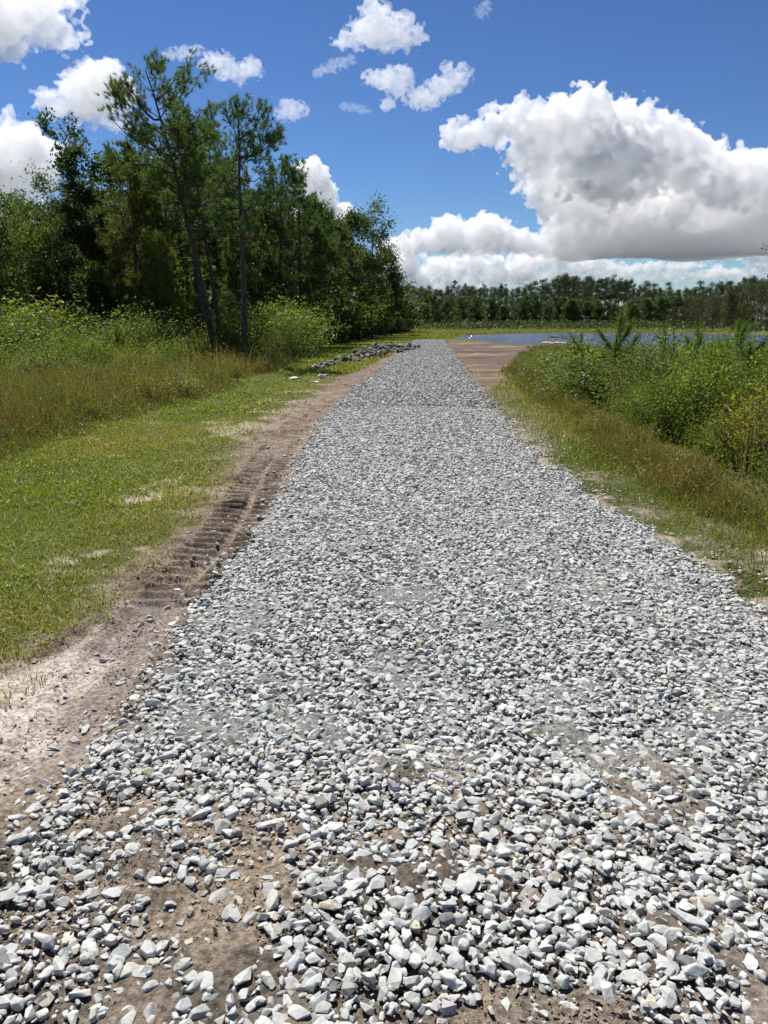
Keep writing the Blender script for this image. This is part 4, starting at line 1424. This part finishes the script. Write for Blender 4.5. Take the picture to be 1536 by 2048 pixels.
# ------------------------------------------------------------------ shrubs and small plants
def shrub(name, seed, H, rad, nl, leaf, col, mat='gloss', parts=True, aspect=.45, spiky=.25, tip=None):
    g = np.random.default_rng(seed)
    root = empty(name)
    T, C = MB(), MB()
    ends = []
    for i in range(26):
        az = g.uniform(0, 6.28)
        r = rad * math.sqrt(g.uniform(.02, 1))
        hh = H * math.sqrt(max(.12, 1 - (r / rad)**2 * .75)) * g.uniform(.72, 1.12)
        e = np.array([r * math.cos(az), r * math.sin(az), hh])
        b = bent((r * .15 * math.cos(az), r * .15 * math.sin(az), -.03), e, 6, g, .18)
        T.add(*tube(b, np.linspace(.011, .003, 6), 4))
        ends.append(b)
    n_ = nl
    k = g.integers(0, len(ends), n_)
    E = np.stack(ends)
    s = 1 - (g.uniform(0, 1, n_)**1.6) * .85
    q = s * 5
    i0 = np.minimum(q.astype(int), 4)
    P = E[k, i0] * (1 - (q - i0))[:, None] + E[k, i0 + 1] * (q - i0)[:, None]
    P = P + g.normal(size=(n_, 3)) * rad * spiky * [1, 1, .7]
    P[:, 2] = np.abs(P[:, 2]) + .01
    tone = g.uniform(.7, 1.3, len(ends))[k][:, None]
    c = np.array(col)[None] * tone
    if tip is not None:
        young = (s > .8) & (g.random(n_) < .35)
        c[young] = np.array(tip)
    leaves(C, P, leaf, c, g, aspect, .55, 0, .25, -.15)
    T.build('stems', M['bark'], root)
    C.build('foliage', M[mat], root)
    return root


def plant_all(protos, spots, label, group, H0, cat='shrub'):
    """spots: x, y, height, width factor"""
    for i, (x, y, h, w) in enumerate(spots):
        pr = protos[i % len(protos)]
        s = h / H0
        sc = (s * w, s * w, s)
        rz = g.uniform(0, 6.28)
        z = float(zg(np.array([x]), np.array([y]))[0])
        if not pr.get('label'):
            pr.location, pr.rotation_euler, pr.scale = (x, y, z), (0, 0, rz), sc
            tag(pr, label, cat, group)
        else:
            dup(pr, (x, y, z), rz, sc, label, group)


g = np.random.default_rng(77)
def fill(poly, spacing, margin, n=6000, y0=2.0, y1=60, x1=30):
    pa = np.array(poly)
    y = y0 * (y1 / y0)**g.uniform(0, 1, n)
    x = g.uniform(max(pa[:, 0].min(), -40), min(pa[:, 0].max(), x1), n)
    k = (sdpoly(x, y, poly) < -margin) & (np.abs(x) < y * .56 + 2.2)
    out = []
    for a_, b_ in zip(x[k], y[k]):
        s = spacing(b_)
        if all((a_ - c)**2 + (b_ - d)**2 > s * s for c, d in out):
            out.append((a_, b_))
    return out


near = [shrub('gallberry_shrub', 700 + i, 1.0, .62, 8200, .038, [(.112, .155, .026), (.096, .142, .026), (.128, .168, .030), (.102, .146, .032)][i], tip=(.18, .225, .045)) for i in range(4)]
near.append(shrub('gallberry_shrub', 705, 1.0, .6, 4200, .036, (.16, .19, .095), tip=(.26, .28, .17)))
near.append(shrub('gallberry_shrub', 706, 1.0, .5, 2600, .048, (.150, .165, .030), tip=(.22, .19, .05)))
mid = [shrub('wax_myrtle_shrub', 720 + i, 1.0, .75, 3600, .058, [(.095, .135, .028), (.108, .145, .032), (.088, .122, .036)][i], tip=(.15, .19, .045)) for i in range(3)]
sp = fill(THICK_R, lambda y: .62 if y < 12 else (.62 + .05 * (y - 12)), .2, 9000, 4.5, 40, 24)
sa = [(x, y, float(np.clip(g.normal(.92, .24), .45, 1.4)), g.uniform(.8, 1.3)) for x, y in sp if y < 14]
sb = [(x, y, max(.34, (1.6 - 62 / 1538 * y + .012 * max(0, x - .22 * y)) * g.uniform(.75, 1.12)), g.uniform(1.3, 2.2)) for x, y in sp if y >= 14]
plant_all(near, sa, 'glossy small-leaved green shrub in the near part of the right thicket', 'near shrubs of the right thicket', 1.0)
plant_all(mid, sb, 'bushy green shrub in the far part of the right thicket towards the pond', 'far shrubs of the right thicket', 1.0)
print('right shrubs', len(sa), len(sb))
left = [shrub('leafy_shrub', 740 + i, 1.0, .75, 3000, .065, [(.105, .148, .026), (.080, .120, .024), (.125, .160, .030)][i], tip=(.17, .205, .05)) for i in range(3)]
sp = fill(SHRUB_L, lambda y: .85 + .03 * (y - 18), .1, 7000, 16, 42, 10)
sc_ = []
for x, y in sp:
    h = (.62 + .048 * (y - 18)) * math.exp(g.normal(0, .30))
    sc_.append((x, y, float(np.clip(h, .45, 2.4)), g.uniform(.9, 1.4)))
plant_all(left, sc_, 'leafy bright green shrub in the bank of shrubs before the left forest', 'shrubs before the left forest', 1.0)
print('left shrubs', len(sc_))
mb = MB()
for poly, n_, xr in ((THICK_R, 5200, 24), (SHRUB_L, 2600, 8)):
    pa = np.array(poly)
    x, y = scatter(n_ * 3, max(pa[:, 0].min(), -30), min(pa[:, 0].max(), xr), max(pa[:, 1].min(), 4), pa[:, 1].max())
    k = (sdpoly(x, y, poly) < 0) & (g.random(len(x)) < sstep(-.1, .35, fbm2(x * .8, y * .8, 950, 3)))
    x, y = x[k][:n_], y[k][:n_]
    h = np.clip(1.6 - 52 / 1538 * y, .35, 1.3) * g.uniform(.7, 1.12, len(x)) if xr > 10 else (.9 + .03 * (y - 18)) * g.uniform(.7, 1.2, len(x))
    c = np.where(g.random((len(x), 1)) < .5, [[.26, .20, .12]], [[.15, .17, .05]]) * g.uniform(.7, 1.2, (len(x), 1))
    blades(mb, x, y, zg(x, y), h, .006 + y * .0005, np.abs(g.normal(0, .22, len(x))), c, g, c * [1.1, .8, .7])
tag(mb.build('dry_stalks', M['grass']), 'thin dry and green stalks poking up through the shrubs on both sides', 'stalks', kind='stuff')
wd = [shrub('leafy_weed', 790 + i, 1.0, .55, 1500, .055, [(.13, .165, .035), (.17, .19, .085), (.19, .15, .045)][i], tip=(.22, .22, .07)) for i in range(3)]
wl = [(x, y, g.uniform(.32, .62), g.uniform(.8, 1.4)) for x, y in fill(WEED_L, lambda y: 1.15, .3, 1500, 6, 26, 3)]
wr = [(x, y, g.uniform(.28, .55), g.uniform(.8, 1.3)) for x, y in fill(WEED_R, lambda y: 1.0, .45, 1500, 5, 34, 12)]
plant_all(wd, wl, 'small leafy weed standing in the tall grass left of the lawn', 'leafy weeds left of the lawn', 1.0, 'weed')
for o, (x, y, h, w_) in zip([wd[i % 3] for i in range(len(wr))], wr):
    dup(o, (x, y, float(zg(np.array([x]), np.array([y]))[0])), g.uniform(0, 6.28), (h * w_, h * w_, h), 'small leafy weed standing in the tall grass along the right thicket', 'leafy weeds along the right thicket')
print('weeds', len(wl), len(wr))
# understorey along the forest's foot
under = [shrub('understorey_shrub', 760 + i, 1.0, .7, 2200, .10, [(.060, .090, .024), (.080, .108, .028)][i], 'leaf', aspect=.6) for i in range(2)]
su = []
for px in range(-120, 800, 15):
    f = (px + 120) / 920
    for r_ in range(2):
        Y_ = float(np.interp(px, [-120, 420, 560, 700, 800], [38, 39, 47, 66, 100])) + g.uniform(0, 7) + r_ * 6
        su.append((gx(px + g.uniform(-7, 7), Y_), Y_, g.uniform(1.4, 3.2) * (1 + Y_ / 160), g.uniform(.8, 1.2)))
plant_all(under, su, 'dark understorey shrub in the shade at the foot of the forest', 'understorey shrubs of the forest', 1.0)
# single shrubs that stand out
def one(o, px, Y, label, cat='shrub', rz=0.0, z=None):
    x = gx(px, Y)
    o.location = (x, Y, (float(zg(np.array([x]), np.array([Y]))[0]) - .02) if z is None else z)
    o.rotation_euler = (0, 0, rz)
    return tag(o, label, cat)
one(shrub('leafy_shrub', 781, Ht(640, 30), .95, 4200, .075, (.070, .098, .022)), 572, 30, 'tall upright shrub right of the straight pine, at the corner of the shrub bank')
one(shrub('leafy_shrub', 782, 1.1, .8, 3000, .06, (.105, .125, .024)), 528, 28, 'low yellowish shrub at the foot of the straight pine')
one(shrub('leafy_shrub', 783, Ht(652, 27), .8, 4000, .07, (.048, .082, .022)), 352, 27, 'dark rounded shrub before the leaning pine trunks')
one(shrub('leafy_shrub', 784, Ht(622, 30), 1.1, 4500, .085, (.060, .088, .020)), 62, 30, 'broad dark shrub mound with shiny leaves near the first broadleaf trees')
# willowy plumes in front of the forest
def plume(seed, H, rad):
    g = np.random.default_rng(seed)
    root = empty('dog_fennel')
    T, C = MB(), MB()
    for i in range(9):
        az, r = g.uniform(0, 6.28), rad * g.uniform(.1, .8)
        tip_ = np.array([r * math.cos(az), r * math.sin(az), H * g.uniform(.75, 1)])
        b = bent((tip_[0] * .4, tip_[1] * .4, -.02), tip_, 6, g, .08)
        T.add(*tube(b, np.linspace(.012, .004, 6), 4))
        n_ = 90
        s = g.uniform(.08, 1, n_)
        P = np.stack([np.interp(s, np.linspace(0, 1, 6), b[:, j]) for j in range(3)], 1) + g.normal(size=(n_, 3)) * [.10, .10, .05]
        needles(C, P, unit(g.normal(size=(n_, 3)) * [1, 1, .3] + [0, 0, .8]), .17, .014, 7, (.115, .150, .040), g, .7)
    T.build('stems', M['bark'], root)
    C.build('foliage', M['needle'], root)
    return root
pl = [plume(800, 1.0, .3), plume(801, 1.0, .33)]
for i, (px, Y_, py, lb) in enumerate(((603, 44, 646, 'feathery pale green plume weed closest to the corner shrub'), (640, 50, 652, 'widest feathery pale green plume weed under the broad dark tree'), (660, 51, 653, 'slender feathery plume weed second from the right of its row'),
                                      (684, 54, 650, 'feathery plume weed at the right end of its row'), (716, 62, 660, 'small lone pale plume weed below the flat topped tree'))):
    o = pl[i] if i < 2 else dup(pl[i % 2], (0, 0, 0))
    s = Ht(py, Y_)
    one(o, px, Y_, lb, 'weed', i * 1.3)
    o.scale = (s * 1.1, s * 1.1, s)
    o['group'] = 'plume weeds before the forest'

# young pines in the right thicket
def sapling(seed, H, r, n=7):
    g = np.random.default_rng(seed)
    root = empty('pine_sapling')
    T, C = MB(), MB()
    tr = bent((0, 0, 0), (g.normal() * .05, 0, H * .93), 6, g, .05)
    T.add(*tube(tr, np.linspace(.022, .008, 6), 5))
    P, A = [], []
    def cover(b, u0):
        m = int(np.linalg.norm(b[-1] - b[0]) / .035)
        s = np.linspace(u0, 1, m)
        Q = np.stack([np.interp(s, np.linspace(0, 1, len(b)), b[:, j]) for j in range(3)], 1)
        d = unit(b[-1] - b[0])
        P.append(Q)
        A.append(np.repeat(d[None], m, 0))
    cover(tr, .25)
    for i in range(n):
        s = .25 + .6 * i / n
        q = np.array([np.interp(s, np.linspace(0, 1, 6), tr[:, j]) for j in range(3)])
        az = i * 2.3 + g.uniform(-.4, .4)
        L = r * (1.15 - .75 * s) * g.uniform(.8, 1.2)
        e = q + np.array([math.cos(az) * L * .75, math.sin(az) * L * .75, L * .8])
        b = bent(q, e, 5, g, .1, .35)
        T.add(*tube(b, np.linspace(.010, .005, 5), 4))
        cover(b, .25)
    needles(C, np.concatenate(P), np.concatenate(A), .22, .008, 18, (.095, .150, .032), g, .5)
    T.build('trunk', M['pinebark'], root, True)
    C.build('needles', M['needle'], root)
    return root
for i, (px, Y_, py, r_, lb) in enumerate(((1226, 14.5, 604, .75, 'tallest pine sapling in the right thicket, with upswept branches'), (1156, 17, 655, .45, 'small dark pine sapling before the pond, left of the tallest sapling'),
                                          (1323, 16, 640, .5, 'slim pine sapling between the tallest sapling and the forked one'), (1382, 13.5, 640, .6, 'forked pine sapling right of the slim one'),
                                          (1408, 11.5, 676, .55, 'low bushy pine sapling before the forked one'), (1462, 14, 628, .75, 'broad pine sapling near the thin dying sapling'), (1478, 11.5, 668, .5, 'short pine sapling low in the thicket beneath the broad one'))):
    one(sapling(820 + i, Ht(py, Y_), r_), px, Y_, lb, 'sapling', i * 1.1)
for i, (px, Y_, py, lb) in enumerate(((235, 26, 648, 'young pine sapling among the shrubs before the olive pine'), (130, 25, 662, 'young pine sapling among the shrubs at the left'), (5, 25, 640, 'young pine sapling beside the broad dark shrub mound'), (98, 20, 730, 'tiny pine sapling in the weeds left of the lawn'))):
    one(sapling(840 + i, Ht(py, Y_), .7), px, Y_, lb, 'sapling', i * .9)

# brush on the field beyond the pond, and leafy ground cover under the shrubs
mb = MB()
n_ = 26000
y = 118 * (300 / 118)**g.uniform(0, 1, n_)
x = g.uniform(-1, 1, n_) * y * .42 + y * .22
h = (.7 + 1.6 * np.maximum(0, fbm2(x * .06, y * .03, 900, 3)) + .8 * (fbm2(x * .3, y * .1, 905, 2) > .2)) * sstep(118, 150, y)
P = np.stack([x, y, h * g.uniform(.05, 1, n_)], 1)
leaves(mb, P, .55, mixc(np.repeat([[.056, .082, .028]], n_, 0), sstep(-.1, .4, fbm2(x * .1, y * .05, 910, 3)), (.085, .10, .038)), g, .6, .5)
tag(mb.build('field_brush', M['far']), 'low green brush covering the field between the pond and the far pines', 'brush', kind='stuff')
mb = MB()
for poly, n_, hm, sz, xr in ((THICK_R, 60000, .35, .05, 26), (SHRUB_L, 50000, .55, .07, 12)):
    pa = np.array(poly)
    x, y = scatter(n_ * 2, max(pa[:, 0].min(), -40), min(pa[:, 0].max(), xr), max(pa[:, 1].min(), 4), pa[:, 1].max())
    k = sdpoly(x, y, poly) < -.05
    x, y = x[k][:n_], y[k][:n_]
    P = np.stack([x, y, zg(x, y) + hm * g.uniform(.02, 1, len(x))**1.4], 1)
    leaves(mb, P, sz, (.095, .128, .026), g, .5, .6, 0, .35)
tag(mb.build('undergrowth', M['leaf']), 'leafy green undergrowth filling in below the shrubs on both sides', 'undergrowth', kind='stuff')

# ------------------------------------------------------------------ rocks, litter and small things
def rock_mesh(name, seed, col, mat='rock', flat=1.0):
    g = np.random.default_rng(seed)
    V, Ff = hull_proto(seed, 15, .05)
    V = V * [1, 1, flat]
    mb = MB()
    mb.add(V, Ff, np.array(col)[None] * g.uniform(.93, 1.07, (len(V), 1)))
    return mb.mesh(name, M[mat])
RM = [rock_mesh('riprap_rock', 900 + i, [(.20, .19, .165), (.15, .145, .13), (.26, .24, .205), (.11, .10, .09), (.23, .22, .20)][i % 5]) for i in range(10)]
R = random.Random(9)
A0, A1 = np.array(at(628, 740)), np.array(at(795, 700))
for i in range(190):
    s = R.random()**.8
    wdt = .2 + 1.15 * s
    dv = unit(A1 - A0)
    p_ = A0 * (1 - s) + A1 * s + np.array([dv[1], -dv[0]]) * R.uniform(-1.0, 1.0) * wdt
    o = link('riprap_rock', RM[i % 10])
    sz = R.uniform(.22, .48) * (.75 + .4 * s)
    o.scale = (sz, sz, sz)
    o.rotation_euler = (R.gauss(0, .5), R.gauss(0, .5), R.uniform(0, 6.28))
    o.location = (p_[0], p_[1], float(zg(np.array([p_[0]]), np.array([p_[1]]))[0]) + .06 + R.uniform(0, .30) * s)
    tag(o, 'grey broken rock in the riprap heap along the left of the track', 'rock', 'rocks of the riprap heap')

def lone(name, px, py, size, col, label, cat='rock', seed=0, z=0.0, flat=1.0, rot=(0, 0, 0), mat='rock', stretch=(1, 1, 1)):
    x, y = at(px, py, z)
    o = link(name, rock_mesh(name, 950 + seed, col, mat, flat))
    o.scale = tuple(size * s for s in stretch)
    o.rotation_euler = rot
    o.location = (x, y, z + size * .2 if z else float(zg(np.array([x]), np.array([y]), True)[0]) + size * .17)
    return tag(o, label, cat)
WH = (.78, .75, .66)
lone('white_rock', 588, 760, .28, WH, 'chalky white rock lying in the lawn, left of the other white pieces', seed=1, stretch=(1.5, 1, .7))
lone('white_rock', 598, 763, .15, WH, 'thin white sliver in front of the leftmost chalky white rock', seed=2, flat=.5)
lone('white_rock', 643, 758, .34, WH, 'biggest chalky white rock standing on its edge in the lawn', seed=3, rot=(.9, .3, .2), stretch=(1, .8, 1.6))
lone('white_rock', 633, 766, .19, WH, 'flat white piece in front of the biggest chalky rock', seed=4, flat=.4, stretch=(1.5, 1, 1))
lone('white_rock', 652, 751, .19, WH, 'small white piece behind the biggest chalky rock, nearer the track', seed=5, flat=.6)
# broken concrete at the water's edge
for i, (px, py, s, lb) in enumerate(((1091, 687, .55, 'pale slab of rubble at the left tip of the pond-edge heap'), (1103, 688, .5, 'pale rubble piece second along the pond-edge heap'), (1116, 686, .5, 'pale rubble piece in the middle of the pond-edge heap'),
                                    (1126, 688, .55, 'flat pale slab right of the middle of the pond-edge heap'), (1136, 686, .45, 'pale rubble piece at the right end of the pond-edge heap'))):
    lone('rubble_slab', px, py + 3, s, (.58, .55, .49), lb, 'rubble', 20 + i, .24, .6, (0, 0, i * 1.1), stretch=(1.5, 1, 1))
for i, (px, s, lb) in enumerate(((1098, .8, 'dark rock under the left end of the pale rubble'), (1120, .9, 'dark rock under the middle of the pale rubble'), (1142, .9, 'dark rock at the right of the pale rubble heap'))):
    lone('dark_rock', px, 692, s * 1.4, (.07, .065, .06), lb, 'rock', 30 + i, .02, .7, (0, 0, i * 2.0), stretch=(1.6, 1, .8))
lone('dark_rock', 1108, 677.5, .9, (.04, .04, .045), 'dark rock breaking the pond surface, left of a pair', 'rock', 34, -.10, .6, stretch=(1.7, 1, .8))
lone('dark_rock', 1129, 678.5, .85, (.04, .04, .045), 'dark rock breaking the pond surface, right of a pair', 'rock', 35, -.10, .6, (0, 0, 2), stretch=(1.7, 1, .8))
lone('dark_rock', 906, 673, .5, (.06, .055, .05), 'small dark rock on the bank at the left tip of the pond', 'rock', 36, .05, .6)
lone('white_rock', 1216, 659, .9, WH, 'white rock shining on the far bank of the pond', 'rock', 37, .02, .6, stretch=(1.8, 1, .7))
# stones that lie apart on the bare ground
for i, (px, py, s, lb, st) in enumerate(((103, 1487, .062, 'flat pale stone alone on the smooth wheel track', (1.5, .8, .6)), (195, 1301, .05, 'dark grey stone alone at the top of the smooth wheel track', (1.2, 1, .8)), (170, 1449, .075, 'dark faced stone at the outer edge of the gravel beside the wheel track', (1.5, .8, .8)),
                                        (1375, 1850, .105, 'long pale stone, the largest near the lower right corner', (1.7, .75, .7)), (808, 1915, .075, 'upright grey stone casting a deep shadow near the bottom of the track', (1, .9, 1.2)), (490, 1965, .085, 'pointed pale stone alone on bare tan soil at the bottom', (1.3, .8, .7)))):
    lone('loose_stone', px, py, s * .78, (.46, .47, .445), lb, 'stone', 50 + i, 0, 1, (0.1, 0, i * .8), 'stone', st)
# a small shelter in the far field
root = empty('field_shelter')
x, y = gx(1173, 235), 235.0
root.location = (x, y, 0)
mb = MB()
def box(mb, c, s, col):
    c, s = np.array(c, float), np.array(s, float) / 2
    V = np.array([[a, b, d] for a in (-1, 1) for b in (-1, 1) for d in (-1, 1)]) * s + c
    mb.add(V, [[0, 1, 3, 2], [4, 6, 7, 5], [0, 4, 5, 1], [2, 3, 7, 6], [0, 2, 6, 4], [1, 5, 7, 3]], col)
box(mb, (0, 0, 2.55), (1.9, 1.6, .16), (.45, .43, .40))
mb.build('roof', M['rock'], root)
mb = MB()
box(mb, (0, 0, 1.75), (1.5, 1.2, .55), (.3, .28, .25))
mb.build('cabin', M['rock'], root)
for a_ in (-1, 1):
    for b_ in (-1, 1):
        mb = MB()
        box(mb, (a_ * .65, b_ * .5, .72), (.09, .09, 1.44), (.12, .1, .08))
        mb.build('leg', M['rock'], root)
        mb = MB()
        box(mb, (a_ * .65, b_ * .5, 2.25), (.08, .08, .44), (.12, .1, .08))
        mb.build('roof_post', M['rock'], root)
tag(root, 'small raised shelter with a pale flat roof before the far pines', 'shelter')
